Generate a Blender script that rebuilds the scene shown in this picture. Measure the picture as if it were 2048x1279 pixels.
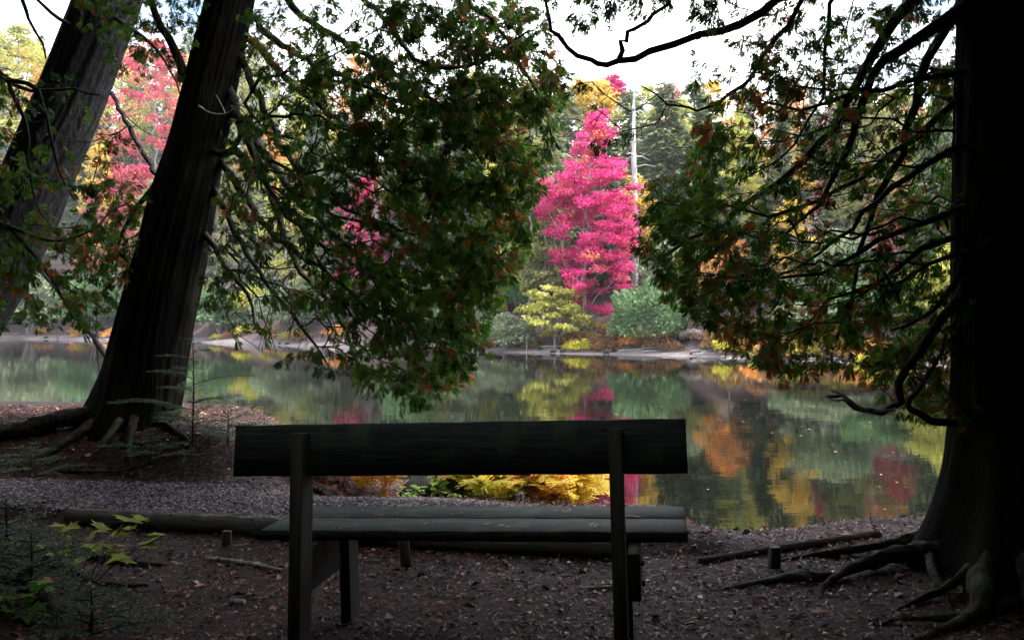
import bpy, math
import numpy as np
from mathutils import Vector, Matrix

for o in list(bpy.data.objects):
    bpy.data.objects.remove(o, do_unlink=True)
SC = bpy.context.scene
COL = SC.collection
RNG = np.random.default_rng(7)
F = 1704.0            # focal length in pixels of the 2048 px wide photograph
H = 1.42              # eye height above the ground by the bench
CX, CY = 1024.0, 639.5
WATER = -0.5

# ------------------------------------------------------------------ camera, sky, sun, exposure
cam_d = bpy.data.cameras.new('camera')
cam_d.sensor_width = 36.0
cam_d.lens = 36.0 * F / 2048.0
cam_d.clip_start = 0.05
cam_d.clip_end = 3000.0
cam = bpy.data.objects.new('camera', cam_d)
COL.objects.link(cam)
cam.location = (0, 0, H)
cam.rotation_euler = (math.radians(90), 0, 0)
SC.camera = cam

SUN_AZ, SUN_EL = 96.0, 58.0
world = bpy.data.worlds.new('World')
SC.world = world
world.use_nodes = True
wn, wl = world.node_tree.nodes, world.node_tree.links
wn.clear()
w_out = wn.new('ShaderNodeOutputWorld')
w_bg = wn.new('ShaderNodeBackground')
w_bg.inputs['Strength'].default_value = 0.15
w_sky = wn.new('ShaderNodeTexSky')
w_sky.sky_type = 'NISHITA'
w_sky.sun_disc = False
w_sky.sun_elevation = math.radians(SUN_EL)
w_sky.sun_rotation = math.radians(SUN_AZ)
w_tc = wn.new('ShaderNodeTexCoord')
w_map = wn.new('ShaderNodeMapping')
w_map.inputs['Scale'].default_value = (1.0, 1.0, 2.2)
w_noise = wn.new('ShaderNodeTexNoise')
w_noise.inputs['Scale'].default_value = 2.3
w_noise.inputs['Detail'].default_value = 7.0
w_noise.inputs['Roughness'].default_value = 0.58
w_ramp = wn.new('ShaderNodeValToRGB')
w_ramp.color_ramp.elements[0].position = 0.4
w_ramp.color_ramp.elements[1].position = 0.58
w_mix = wn.new('ShaderNodeMix')
w_mix.data_type = 'RGBA'
w_mix.inputs['B'].default_value = (13.5, 13.8, 14.2, 1)
wl.new(w_tc.outputs['Generated'], w_map.inputs['Vector'])
wl.new(w_map.outputs['Vector'], w_noise.inputs['Vector'])
wl.new(w_noise.outputs['Fac'], w_ramp.inputs['Fac'])
wl.new(w_ramp.outputs['Color'], w_mix.inputs['Factor'])
wl.new(w_sky.outputs['Color'], w_mix.inputs['A'])
wl.new(w_mix.outputs['Result'], w_bg.inputs['Color'])
wl.new(w_bg.outputs['Background'], w_out.inputs['Surface'])

sun_d = bpy.data.lights.new('sun', 'SUN')
sun_d.energy = 3.2
sun_d.angle = math.radians(12.0)
sun_d.color = (1.0, 0.95, 0.88)
sun = bpy.data.objects.new('sun', sun_d)
COL.objects.link(sun)
_az, _el = math.radians(SUN_AZ), math.radians(SUN_EL)
sun.rotation_euler = Vector((math.sin(_az) * math.cos(_el), math.cos(_az) * math.cos(_el), math.sin(_el))).to_track_quat('Z', 'Y').to_euler()
sun.location = (0, -20, 40)

vs = SC.view_settings
vs.view_transform = 'Standard'
vs.look = 'None'
vs.gamma = 1.0
vs.use_curve_mapping = False
vs.exposure = 1.75
cy = SC.cycles
cy.use_denoising = True
cy.max_bounces = 7
cy.diffuse_bounces = 4
cy.glossy_bounces = 3
cy.transmission_bounces = 4
cy.transparent_max_bounces = 8
cy.sample_clamp_indirect = 6.0


# ------------------------------------------------------------------ helpers
def P(px, py, d):
    """photograph pixel at a distance d in front of the camera -> point in the scene"""
    return np.array([(px - CX) / F * d, d, H - (py - CY) / F * d])


def proj(p):
    p = np.asarray(p, float)
    return CX + F * p[..., 0] / p[..., 1], CY - F * (p[..., 2] - H) / p[..., 1]


def hsh(a):
    s = np.sin(a * 127.1 + 311.7) * 43758.5453
    return s - np.floor(s)


def vnoise(x, y, seed=0.0):
    xi, yi = np.floor(x), np.floor(y)
    xf, yf = x - xi, y - yi
    u, v = xf * xf * (3 - 2 * xf), yf * yf * (3 - 2 * yf)
    g = lambda a, b: hsh(a + b * 57.31 + seed * 13.7)
    return (g(xi, yi) * (1 - u) + g(xi + 1, yi) * u) * (1 - v) + (g(xi, yi + 1) * (1 - u) + g(xi + 1, yi + 1) * u) * v - 0.5


def fbm(x, y, seed=0.0, o=4):
    t, a = 0.0, 1.0
    for k in range(o):
        t = t + a * vnoise(x * 2 ** k, y * 2 ** k, seed + k)
        a *= 0.5
    return t


def sm(t):
    t = np.clip(t, 0, 1)
    return t * t * (3 - 2 * t)


def unit(v):
    v = np.asarray(v, float)
    n = np.linalg.norm(v, axis=-1, keepdims=True)
    return v / np.where(n < 1e-9, 1, n)


def make_mesh(name, verts, faces, tint=None, smooth=False):
    """verts (n,3); faces: list of index arrays (m,3) or (m,4)"""
    me = bpy.data.meshes.new(name)
    verts = np.asarray(verts, np.float32)
    me.vertices.add(len(verts))
    me.vertices.foreach_set('co', verts.ravel())
    fl = [np.asarray(f, np.int32) for f in faces if len(f)]
    loops = np.concatenate([f.ravel() for f in fl])
    sizes = np.concatenate([np.full(len(f), f.shape[1], np.int32) for f in fl])
    starts = np.concatenate([[0], np.cumsum(sizes)[:-1]]).astype(np.int32)
    me.loops.add(len(loops))
    me.loops.foreach_set('vertex_index', loops)
    me.polygons.add(len(sizes))
    me.polygons.foreach_set('loop_start', starts)
    if smooth:
        me.polygons.foreach_set('use_smooth', np.ones(len(sizes), bool))
    if tint is not None:
        at = me.attributes.new('tint', 'FLOAT', 'POINT')
        at.data.foreach_set('value', np.asarray(tint, np.float32))
    me.update(calc_edges=True)
    return me


class MB:
    """collects pieces of one mesh"""
    def __init__(self):
        self.v, self.q, self.t, self.tint, self.n = [], [], [], [], 0

    def add(self, v, f, tint=0.0):
        v = np.asarray(v, float)
        f = np.asarray(f, int)
        self.v.append(v)
        (self.q if f.shape[1] == 4 else self.t).append(f + self.n)
        self.tint.append(np.broadcast_to(np.asarray(tint, float), (len(v),)))
        self.n += len(v)

    def tube(self, pts, rad, sides=6, tint=0.0, cap=True, jitter=0.0, rng=None):
        pts = np.asarray(pts, float)
        rad = np.broadcast_to(np.asarray(rad, float), (len(pts),))
        tg = np.gradient(pts, axis=0)
        tg = unit(tg)
        ref = np.array([0.31, 0.17, 0.93]) if abs(tg[0, 2]) < 0.8 else np.array([0.9, 0.3, 0.1])
        a = unit(np.cross(tg, ref))
        b = np.cross(tg, a)
        th = np.linspace(0, 2 * math.pi, sides, endpoint=False)
        r = rad[:, None] * np.ones((1, sides))
        if jitter and rng is not None:
            r = r * (1 + jitter * rng.uniform(-1, 1, r.shape))
        v = pts[:, None, :] + r[:, :, None] * (np.cos(th)[None, :, None] * a[:, None, :] + np.sin(th)[None, :, None] * b[:, None, :])
        n = len(pts)
        i = np.arange(n - 1)[:, None] * sides
        j = np.arange(sides)[None, :]
        k = (j + 1) % sides
        f = np.stack([i + j, i + k, i + sides + k, i + sides + j], -1).reshape(-1, 4)
        self.add(v.reshape(-1, 3), f, tint)
        if cap:
            for ring, c, flip in ((v[0], pts[0], True), (v[-1], pts[-1], False)):
                vv = np.vstack([ring, c[None]])
                jj = np.arange(sides)
                kk = (jj + 1) % sides
                ff = np.stack([jj, kk, np.full(sides, sides)], -1)
                self.add(vv, ff[:, ::-1] if flip else ff, tint)

    def box(self, c, ax, ay, az, sx, sy, sz, bev=0.004, tint=0.0, segs=0, wear=0.0012):
        """bevelled box: chamfered along its four long edges and ends"""
        ax, ay, az = unit(ax), unit(ay), unit(az)
        sx, sy, sz = sx / 2, sy / 2, sz / 2
        rings = []
        stations = [(-sx, bev), (-sx + bev, 0), (sx - bev, 0), (sx, bev)]
        if segs:
            stations = stations[:2] + [(x, 0) for x in np.linspace(-sx + bev, sx - bev, segs + 2)[1:-1]] + stations[2:]
        for q_, (x, ins) in enumerate(stations):
            w1, w2 = (wear * math.sin(q_ * 2.1 + sx * 40) * math.sin(q_ * 0.7), wear * math.sin(q_ * 1.3 + 1)) if segs and ins == 0 else (0, 0)
            yy, zz = sy - ins + w1, sz - ins + w2
            prof = [(-yy + bev, -zz), (yy - bev, -zz), (yy, -zz + bev), (yy, zz - bev), (yy - bev, zz), (-yy + bev, zz), (-yy, zz - bev), (-yy, -zz + bev)]
            rings.append([np.asarray(c) + ax * x + ay * p + az * q for p, q in prof])
        v = np.array(rings).reshape(-1, 3)
        f = []
        for i in range(len(stations) - 1):
            for j in range(8):
                k = (j + 1) % 8
                f.append((i * 8 + j, i * 8 + k, i * 8 + 8 + k, i * 8 + 8 + j))
        self.add(v, np.array(f), tint)
        for base, flip in ((0, True), (len(stations) * 8 - 8, False)):
            vv = np.vstack([v[base:base + 8], v[base:base + 8].mean(0)[None]])
            ff = np.array([(j, (j + 1) % 8, 8) for j in range(8)])
            self.add(vv, ff[:, ::-1] if flip else ff, tint)

    def mesh(self, name, smooth=False):
        fs = []
        if self.q:
            fs.append(np.concatenate(self.q))
        if self.t:
            fs.append(np.concatenate(self.t))
        return make_mesh(name, np.concatenate(self.v), fs, np.concatenate(self.tint), smooth)


def obj(name, me, mat, parent=None, kind=None):
    o = bpy.data.objects.new(name, me)
    COL.objects.link(o)
    if mat is not None and me is not None and not me.materials:
        me.materials.append(mat)
    if parent is not None:
        o.parent = parent
    if kind:
        o['kind'] = kind
    return o


def thing(name, label, cat, loc=(0, 0, 0), group=None, rz=0.0):
    o = bpy.data.objects.new(name, None)
    o.empty_display_size = 0.1
    COL.objects.link(o)
    o.location = loc
    o.rotation_euler = (0, 0, rz)
    tag(o, label, cat, group)
    return o


def tag(o, label, cat, group=None):
    o['label'] = label
    o['category'] = cat
    if group:
        o['group'] = group
    return o


def own_mat(o, m):
    o.material_slots[0].link = 'OBJECT'
    o.material_slots[0].material = m


# ------------------------------------------------------------------ materials
def new_mat(name):
    m = bpy.data.materials.new(name)
    m.use_nodes = True
    n, l = m.node_tree.nodes, m.node_tree.links
    n.clear()
    out = n.new('ShaderNodeOutputMaterial')
    return m, n, l, out


def ramp(n, stops):
    r = n.new('ShaderNodeValToRGB')
    e = r.color_ramp.elements
    while len(e) < len(stops):
        e.new(0.5)
    for k, (p, c) in enumerate(stops):
        e[k].position = p
        e[k].color = (*c, 1)
    return r


def leaf_mat(name, stops, trans=0.35, rough=0.6, vary=0.12, spec=0.2):
    """leaf colour from the 'tint' attribute; diffuse plus light passing through"""
    m, n, l, out = new_mat(name)
    at = n.new('ShaderNodeAttribute')
    at.attribute_name = 'tint'
    rp = ramp(n, stops)
    l.new(at.outputs['Fac'], rp.inputs['Fac'])
    oi = n.new('ShaderNodeObjectInfo')
    hs = n.new('ShaderNodeHueSaturation')
    mr = n.new('ShaderNodeMapRange')
    mr.inputs['To Min'].default_value = 1 - vary
    mr.inputs['To Max'].default_value = 1 + vary
    l.new(oi.outputs['Random'], mr.inputs['Value'])
    l.new(mr.outputs['Result'], hs.inputs['Value'])
    l.new(rp.outputs['Color'], hs.inputs['Color'])
    pb = n.new('ShaderNodeBsdfPrincipled')
    pb.inputs['Roughness'].default_value = rough
    pb.inputs['Specular IOR Level'].default_value = spec
    l.new(hs.outputs['Color'], pb.inputs['Base Color'])
    tr = n.new('ShaderNodeBsdfTranslucent')
    l.new(hs.outputs['Color'], tr.inputs['Color'])
    mx = n.new('ShaderNodeMixShader')
    mx.inputs['Fac'].default_value = trans
    l.new(pb.outputs['BSDF'], mx.inputs[1])
    l.new(tr.outputs['BSDF'], mx.inputs[2])
    l.new(mx.outputs['Shader'], out.inputs['Surface'])
    return m


def rough_mat(name, stops, scale=(8, 8, 8), detail=6, rough=0.85, bump=0.4, dist=0.01, spec=0.25, coord='Object', extra=None):
    """noise-driven colour and relief: bark, wood, soil, stone"""
    m, n, l, out = new_mat(name)
    tc = n.new('ShaderNodeTexCoord')
    mp = n.new('ShaderNodeMapping')
    mp.inputs['Scale'].default_value = scale
    l.new(tc.outputs[coord], mp.inputs['Vector'])
    nz = n.new('ShaderNodeTexNoise')
    nz.inputs['Scale'].default_value = 1.0
    nz.inputs['Detail'].default_value = detail
    nz.inputs['Roughness'].default_value = 0.65
    l.new(mp.outputs['Vector'], nz.inputs['Vector'])
    rp = ramp(n, stops)
    l.new(nz.outputs['Fac'], rp.inputs['Fac'])
    pb = n.new('ShaderNodeBsdfPrincipled')
    pb.inputs['Roughness'].default_value = rough
    pb.inputs['Specular IOR Level'].default_value = spec
    col = rp.outputs['Color']
    if extra:
        # second, larger noise laying another colour over in patches (moss, lichen, stain)
        sc2, lo, hi, c2 = extra
        n2 = n.new('ShaderNodeTexNoise')
        n2.inputs['Scale'].default_value = sc2
        n2.inputs['Detail'].default_value = 5
        l.new(tc.outputs[coord], n2.inputs['Vector'])
        r2 = ramp(n, [(lo, (0, 0, 0)), (hi, (1, 1, 1))])
        l.new(n2.outputs['Fac'], r2.inputs['Fac'])
        mx = n.new('ShaderNodeMix')
        mx.data_type = 'RGBA'
        l.new(r2.outputs['Color'], mx.inputs['Factor'])
        l.new(col, mx.inputs['A'])
        mx.inputs['B'].default_value = (*c2, 1)
        col = mx.outputs['Result']
    l.new(col, pb.inputs['Base Color'])
    bp = n.new('ShaderNodeBump')
    bp.inputs['Strength'].default_value = bump
    bp.inputs['Distance'].default_value = dist
    l.new(nz.outputs['Fac'], bp.inputs['Height'])
    l.new(bp.outputs['Normal'], pb.inputs['Normal'])
    l.new(pb.outputs['BSDF'], out.inputs['Surface'])
    return m


M = {}
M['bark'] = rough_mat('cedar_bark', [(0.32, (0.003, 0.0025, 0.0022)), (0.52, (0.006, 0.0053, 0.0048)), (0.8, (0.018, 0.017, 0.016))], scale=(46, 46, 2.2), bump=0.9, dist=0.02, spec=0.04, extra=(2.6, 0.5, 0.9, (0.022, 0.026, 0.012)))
M['bark_grey'] = rough_mat('grey_cedar_bark', [(0.32, (0.014, 0.013, 0.013)), (0.52, (0.026, 0.025, 0.027)), (0.75, (0.085, 0.085, 0.09))], scale=(34, 34, 2.4), bump=0.9, dist=0.02, spec=0.06)
M['root'] = rough_mat('root_bark', [(0.35, (0.009, 0.0075, 0.0065)), (0.55, (0.036, 0.031, 0.028)), (0.75, (0.1, 0.094, 0.09))], scale=(24, 24, 24), bump=1.0, dist=0.012, spec=0.08, extra=(4, 0.55, 0.75, (0.09, 0.11, 0.05)))
M['twig'] = rough_mat('twig_bark', [(0.35, (0.016, 0.013, 0.011)), (0.7, (0.05, 0.042, 0.037))], scale=(20, 20, 20), bump=0.3)
M['dead_twig'] = rough_mat('dead_grey_wood', [(0.3, (0.16, 0.15, 0.145)), (0.7, (0.42, 0.4, 0.39))], scale=(18, 18, 18), bump=0.4)
M['cedar_leaf'] = leaf_mat('cedar_leaf', [(0.0, (0.028, 0.07, 0.01)), (0.35, (0.06, 0.14, 0.014)), (0.68, (0.125, 0.22, 0.02)), (0.78, (0.17, 0.13, 0.025)), (0.88, (0.27, 0.08, 0.02)), (1.0, (0.33, 0.12, 0.03))], trans=0.5, vary=0.06)
M['far_bark'] = rough_mat('far_bark', [(0.3, (0.12, 0.11, 0.1)), (0.7, (0.3, 0.28, 0.27))], scale=(3, 3, 0.6), bump=0.4)
M['snag'] = rough_mat('bleached_snag_wood', [(0.3, (0.26, 0.26, 0.26)), (0.7, (0.5, 0.5, 0.5))], scale=(3, 3, 0.5), bump=0.5, dist=0.03)
M['driftwood'] = rough_mat('driftwood', [(0.3, (0.16, 0.14, 0.135)), (0.7, (0.36, 0.34, 0.33))], scale=(6, 6, 6), bump=0.3)
# a shade ladder of autumn leaves
M['pink'] = leaf_mat('crimson_maple_leaf', [(0.0, (0.4, 0.014, 0.085)), (0.4, (0.58, 0.026, 0.18)), (0.72, (0.66, 0.08, 0.3)), (0.88, (0.5, 0.07, 0.07)), (0.97, (0.55, 0.13, 0.06)), (1.0, (0.62, 0.25, 0.08))], trans=0.4)
M['rose'] = leaf_mat('rose_maple_leaf', [(0.0, (0.38, 0.05, 0.09)), (0.5, (0.5, 0.06, 0.12)), (1.0, (0.56, 0.15, 0.13))], trans=0.4)
M['orange'] = leaf_mat('orange_leaf', [(0.0, (0.45, 0.15, 0.04)), (0.5, (0.62, 0.28, 0.07)), (1.0, (0.68, 0.42, 0.12))], trans=0.4)
M['yellow'] = leaf_mat('yellow_leaf', [(0.0, (0.42, 0.27, 0.04)), (0.5, (0.62, 0.42, 0.07)), (1.0, (0.68, 0.52, 0.13))], trans=0.4)
M['lime'] = leaf_mat('yellow_green_leaf', [(0.0, (0.24, 0.26, 0.05)), (0.5, (0.44, 0.43, 0.09)), (1.0, (0.58, 0.54, 0.15))], trans=0.4)
M['olive'] = leaf_mat('olive_leaf', [(0.0, (0.13, 0.15, 0.05)), (0.5, (0.24, 0.25, 0.085)), (1.0, (0.34, 0.32, 0.12))], trans=0.35)
M['conifer'] = leaf_mat('conifer_needle', [(0.0, (0.09, 0.12, 0.06)), (0.5, (0.16, 0.2, 0.105)), (1.0, (0.25, 0.29, 0.16))], trans=0.35)
M['conifer_dark'] = leaf_mat('dark_conifer_needle', [(0.0, (0.05, 0.075, 0.045)), (0.5, (0.085, 0.115, 0.068)), (1.0, (0.13, 0.16, 0.095))], trans=0.2)
M['bush'] = leaf_mat('cedar_bush_leaf', [(0.0, (0.065, 0.13, 0.05)), (0.5, (0.13, 0.22, 0.095)), (1.0, (0.22, 0.32, 0.155))], trans=0.3)
M['bush_pale'] = leaf_mat('pale_bush_leaf', [(0.0, (0.13, 0.18, 0.1)), (0.5, (0.23, 0.28, 0.165)), (1.0, (0.34, 0.38, 0.23))], trans=0.3)
M['fern_orange'] = leaf_mat('orange_fern', [(0.0, (0.42, 0.15, 0.035)), (0.5, (0.64, 0.3, 0.08)), (1.0, (0.72, 0.45, 0.17))], trans=0.6)
M['fern_rust'] = leaf_mat('rust_fern', [(0.0, (0.13, 0.06, 0.035)), (0.5, (0.26, 0.13, 0.06)), (1.0, (0.38, 0.23, 0.1))], trans=0.4)
M['fern_yellow'] = leaf_mat('yellow_fern', [(0.0, (0.5, 0.33, 0.035)), (0.5, (0.7, 0.5, 0.06)), (1.0, (0.76, 0.62, 0.14))], trans=0.6)
M['fern_green'] = leaf_mat('yellow_green_fern', [(0.0, (0.2, 0.22, 0.03)), (0.5, (0.42, 0.4, 0.05)), (1.0, (0.6, 0.5, 0.08))], trans=0.6)
M['herb'] = leaf_mat('green_herb_leaf', [(0.0, (0.1, 0.2, 0.03)), (0.5, (0.2, 0.34, 0.06)), (1.0, (0.32, 0.44, 0.1))], trans=0.6)
M['sapling_leaf'] = leaf_mat('yellow_green_maple_leaf', [(0.0, (0.17, 0.24, 0.03)), (0.5, (0.3, 0.36, 0.05)), (1.0, (0.42, 0.4, 0.08))], trans=0.45)
M['hemlock'] = leaf_mat('hemlock_needle', [(0.0, (0.03, 0.06, 0.03)), (0.5, (0.055, 0.095, 0.045)), (1.0, (0.09, 0.13, 0.06))], trans=0.3)
M['petal'] = leaf_mat('aster_petal', [(0.0, (0.75, 0.76, 0.8)), (1.0, (0.8, 0.8, 0.8))], trans=0.3)
M['litter'] = leaf_mat('leaf_litter', [(0.0, (0.01, 0.005, 0.0045)), (0.3, (0.05, 0.019, 0.017)), (0.55, (0.12, 0.038, 0.026)), (0.72, (0.24, 0.075, 0.046)), (0.88, (0.36, 0.155, 0.1)), (1.0, (0.52, 0.33, 0.25))], trans=0.06, rough=0.55, spec=0.3, vary=0.0)
M['gravel'] = leaf_mat('path_gravel', [(0.0, (0.05, 0.04, 0.047)), (0.4, (0.13, 0.105, 0.12)), (0.75, (0.23, 0.19, 0.21)), (1.0, (0.4, 0.35, 0.37))], trans=0.0, rough=0.7, vary=0.0)
M['soil'] = rough_mat('forest_soil', [(0.3, (0.007, 0.004, 0.0035)), (0.5, (0.022, 0.011, 0.0095)), (0.7, (0.05, 0.028, 0.024))], scale=(26, 26, 26), bump=0.8, dist=0.02, rough=0.9)
M['bench'] = rough_mat('weathered_bench_wood', [(0.3, (0.012, 0.015, 0.013)), (0.5, (0.028, 0.036, 0.032)), (0.75, (0.07, 0.08, 0.068))], scale=(3, 60, 60), bump=0.6, dist=0.006, rough=0.75, spec=0.25, extra=(7, 0.52, 0.68, (0.05, 0.075, 0.05)))
M['post'] = rough_mat('weathered_post_wood', [(0.3, (0.018, 0.018, 0.014)), (0.5, (0.036, 0.034, 0.027)), (0.75, (0.065, 0.06, 0.048))], scale=(60, 60, 3), bump=0.35, dist=0.004, rough=0.7)
M['log'] = rough_mat('path_log_wood', [(0.3, (0.03, 0.026, 0.022)), (0.55, (0.09, 0.082, 0.068)), (0.8, (0.16, 0.145, 0.12))], scale=(3, 40, 40), bump=0.6, dist=0.01, extra=(5, 0.55, 0.75, (0.06, 0.075, 0.03)))
M['rotten'] = rough_mat('rotten_red_wood', [(0.3, (0.012, 0.006, 0.005)), (0.55, (0.05, 0.022, 0.016)), (0.8, (0.11, 0.06, 0.045))], scale=(4, 40, 40), bump=0.9, dist=0.012, spec=0.1)
M['birch'] = rough_mat('birch_bark', [(0.38, (0.06, 0.05, 0.045)), (0.52, (0.25, 0.23, 0.215)), (0.78, (0.5, 0.48, 0.46))], scale=(38, 22, 22), bump=0.3, dist=0.004)
M['stone'] = rough_mat('dark_stone', [(0.3, (0.006, 0.006, 0.006)), (0.55, (0.018, 0.0175, 0.0185)), (0.8, (0.06, 0.058, 0.06))], scale=(9, 9, 9), bump=0.7, dist=0.02, extra=(3, 0.55, 0.7, (0.02, 0.024, 0.01)), spec=0.1)
M['stem'] = rough_mat('stem', [(0.3, (0.05, 0.04, 0.025)), (0.7, (0.11, 0.09, 0.05))], scale=(20, 20, 20), bump=0.1)
M['iron'] = rough_mat('dark_bolt_iron', [(0.3, (0.02, 0.018, 0.017)), (0.7, (0.06, 0.05, 0.045))], scale=(40, 40, 40), bump=0.2, rough=0.6)


def water_mat():
    m, n, l, out = new_mat('lake_water')
    tc = n.new('ShaderNodeTexCoord')
    hs = []
    for sc, w, det in (((0.55, 2.4, 1), 1.0, 3), ((2.4, 10.0, 1), 0.22, 3), ((0.12, 0.4, 1), 1.2, 2)):
        mp = n.new('ShaderNodeMapping')
        mp.inputs['Scale'].default_value = sc
        mp.inputs['Rotation'].default_value = (0, 0, math.radians(4))
        l.new(tc.outputs['Object'], mp.inputs['Vector'])
        nz = n.new('ShaderNodeTexNoise')
        nz.inputs['Scale'].default_value = 1.0
        nz.inputs['Detail'].default_value = det
        l.new(mp.outputs['Vector'], nz.inputs['Vector'])
        mu = n.new('ShaderNodeMath')
        mu.operation = 'MULTIPLY'
        mu.inputs[1].default_value = w
        l.new(nz.outputs['Fac'], mu.inputs[0])
        hs.append(mu)
    a = n.new('ShaderNodeMath')
    l.new(hs[0].outputs[0], a.inputs[0])
    l.new(hs[1].outputs[0], a.inputs[1])
    b = n.new('ShaderNodeMath')
    l.new(a.outputs[0], b.inputs[0])
    l.new(hs[2].outputs[0], b.inputs[1])
    bp = n.new('ShaderNodeBump')
    bp.inputs['Strength'].default_value = 1.0
    bp.inputs['Distance'].default_value = 0.0017
    l.new(b.outputs[0], bp.inputs['Height'])
    pb = n.new('ShaderNodeBsdfPrincipled')
    pb.inputs['Base Color'].default_value = (0.003, 0.004, 0.0025, 1)
    pb.inputs['Roughness'].default_value = 0.0
    pb.inputs['IOR'].default_value = 1.333
    l.new(bp.outputs['Normal'], pb.inputs['Normal'])
    l.new(pb.outputs['BSDF'], out.inputs['Surface'])
    return m


def bank_mat():
    """far bank: pale beach at the water, dark leaf-strewn soil above it"""
    m, n, l, out = new_mat('far_bank_soil')
    tc = n.new('ShaderNodeTexCoord')
    at = n.new('ShaderNodeAttribute')
    at.attribute_name = 'tint'
    nz = n.new('ShaderNodeTexNoise')
    nz.inputs['Scale'].default_value = 0.9
    nz.inputs['Detail'].default_value = 8
    nz.inputs['Roughness'].default_value = 0.7
    l.new(tc.outputs['Object'], nz.inputs['Vector'])
    soil = ramp(n, [(0.3, (0.02, 0.012, 0.012)), (0.5, (0.05, 0.027, 0.027)), (0.7, (0.11, 0.06, 0.055))])
    beach = ramp(n, [(0.3, (0.06, 0.046, 0.045)), (0.5, (0.105, 0.086, 0.088)), (0.7, (0.18, 0.155, 0.158))])
    l.new(nz.outputs['Fac'], soil.inputs['Fac'])
    l.new(nz.outputs['Fac'], beach.inputs['Fac'])
    ad = n.new('ShaderNodeMath')
    ad.operation = 'MULTIPLY_ADD'
    ad.inputs[1].default_value = 0.5
    l.new(nz.outputs['Fac'], ad.inputs[0])
    l.new(at.outputs['Fac'], ad.inputs[2])
    r = ramp(n, [(0.62, (0, 0, 0)), (0.82, (1, 1, 1))])
    l.new(ad.outputs[0], r.inputs['Fac'])
    mx = n.new('ShaderNodeMix')
    mx.data_type = 'RGBA'
    l.new(r.outputs['Color'], mx.inputs['Factor'])
    l.new(soil.outputs['Color'], mx.inputs['A'])
    l.new(beach.outputs['Color'], mx.inputs['B'])
    pb = n.new('ShaderNodeBsdfPrincipled')
    pb.inputs['Roughness'].default_value = 0.9
    l.new(mx.outputs['Result'], pb.inputs['Base Color'])
    bp = n.new('ShaderNodeBump')
    bp.inputs['Distance'].default_value = 0.15
    l.new(nz.outputs['Fac'], bp.inputs['Height'])
    l.new(bp.outputs['Normal'], pb.inputs['Normal'])
    l.new(pb.outputs['BSDF'], out.inputs['Surface'])
    return m


M['water'] = water_mat()
M['bank'] = bank_mat()

# ------------------------------------------------------------------ terrain
LOG_X = [-9, -5.2, -2.9, -1.65, 0.8, 1.3]
LOG_Y = [7.2, 6.5, 5.9, 5.6, 5.15, 5.1]
EDGE_X = [-60, -6, -3.5, -2.2, -1.2, 0.0, 0.9, 1.3, 2.0, 3.1, 5, 60]
EDGE_Y = [12.0, 10.2, 9.8, 9.0, 8.8, 8.6, 7.6, 5.85, 6.0, 6.45, 6.9, 8.5]
SHORE_X = [-300, -52, -28, -12, -1.3, 4.8, 9.9, 14, 19.7, 60, 300]
SHORE_Y = [98, 87, 74, 58.5, 50.5, 47, 44.5, 39.5, 34, 26, 14]


def path_far(x):
    return np.interp(x, [-9, -5, -3, -1.5, 0, 1.2, 3, 9], [8.6, 7.4, 7.05, 6.85, 6.4, 5.9, 5.8, 6.2])


def near_z(x, y):
    x = np.asarray(x, float)
    y = np.asarray(y, float)
    z = 0.03 * fbm(x * 0.7, y * 0.7, 1, 3) + 0.012 * fbm(x * 4, y * 4, 5, 2)
    yl = np.interp(x, LOG_X, LOG_Y)
    z = z + 0.075 * sm((y - yl + 0.02) / 0.16) * sm((1.6 - x) / 0.5)
    # hollow towards the water in the middle
    z = z - 0.06 * sm((x + 0.6) / 1.0) * sm((y - 5.3) / 0.8) - 0.31 * sm((y - 6.25) / 1.5) * sm((x + 2.3) / 1.0)
    # mound under the leaning cedar
    z = z + 0.37 * sm((-1.8 - x) / 1.2) * sm((y - path_far(x) + 0.05) / 0.95)
    z = z + 0.13 * np.exp(-((x - 2.9) ** 2 + (y - 4.75) ** 2) / 0.75)
    z = z + 0.22 * np.exp(-((x + 2.75) ** 2 / 0.5 + (y - 4.0) ** 2 / 0.5))
    ye = np.interp(x, EDGE_X, EDGE_Y) + 0.12 * vnoise(x * 1.3, x * 0 + 3.1, 9)
    z = z - 1.6 * sm((y - ye) / 1.3)
    # unseen wood floor behind the photographer, raised to block light from the horizon
    z = z + 0.04 * np.maximum(0, -y - 1) + 0.32 * np.maximum(0, -y - 7)
    return z


def shore_y(x):
    x = np.asarray(x, float)
    return np.interp(x, SHORE_X, SHORE_Y) + 1.2 * vnoise(x * 0.16, x * 0 + 1.3, 4) + 0.5 * vnoise(x * 0.6, x * 0 + 2.7, 6)


def far_z(x, y):
    x = np.asarray(x, float)
    y = np.asarray(y, float)
    s = y - shore_y(x)
    slope = np.interp(x, [-90, -40, -10, 15, 60], [0.5, 0.46, 0.33, 0.3, 0.34])
    z = WATER - 0.15 + 0.14 * np.clip(s + 1, -6, 3.2)
    z = z + 1.1 * sm((s - 1.6) / 4.5) + slope * np.clip(s - 4, 0, 70) + 0.04 * np.clip(s - 74, 0, 400)
    z = z + sm((s - 2) / 8) * (0.8 * fbm(x * 0.09, y * 0.09, 11, 4)) + 0.08 * fbm(x * 0.8, y * 0.8, 12, 3) * sm(s / 3)
    return z


def grid_mesh(name, xs, ys, zf, tintf=None):
    X, Y = np.meshgrid(xs, ys)
    Z = zf(X, Y)
    v = np.stack([X, Y, Z], -1).reshape(-1, 3)
    nx, ny = len(xs), len(ys)
    i, j = np.meshgrid(np.arange(nx - 1), np.arange(ny - 1))
    a = (j * nx + i).ravel()
    f = np.stack([a, a + 1, a + nx + 1, a + nx], -1)
    t = tintf(X, Y).ravel() if tintf else None
    return make_mesh(name, v, [f], t, smooth=True)


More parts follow.
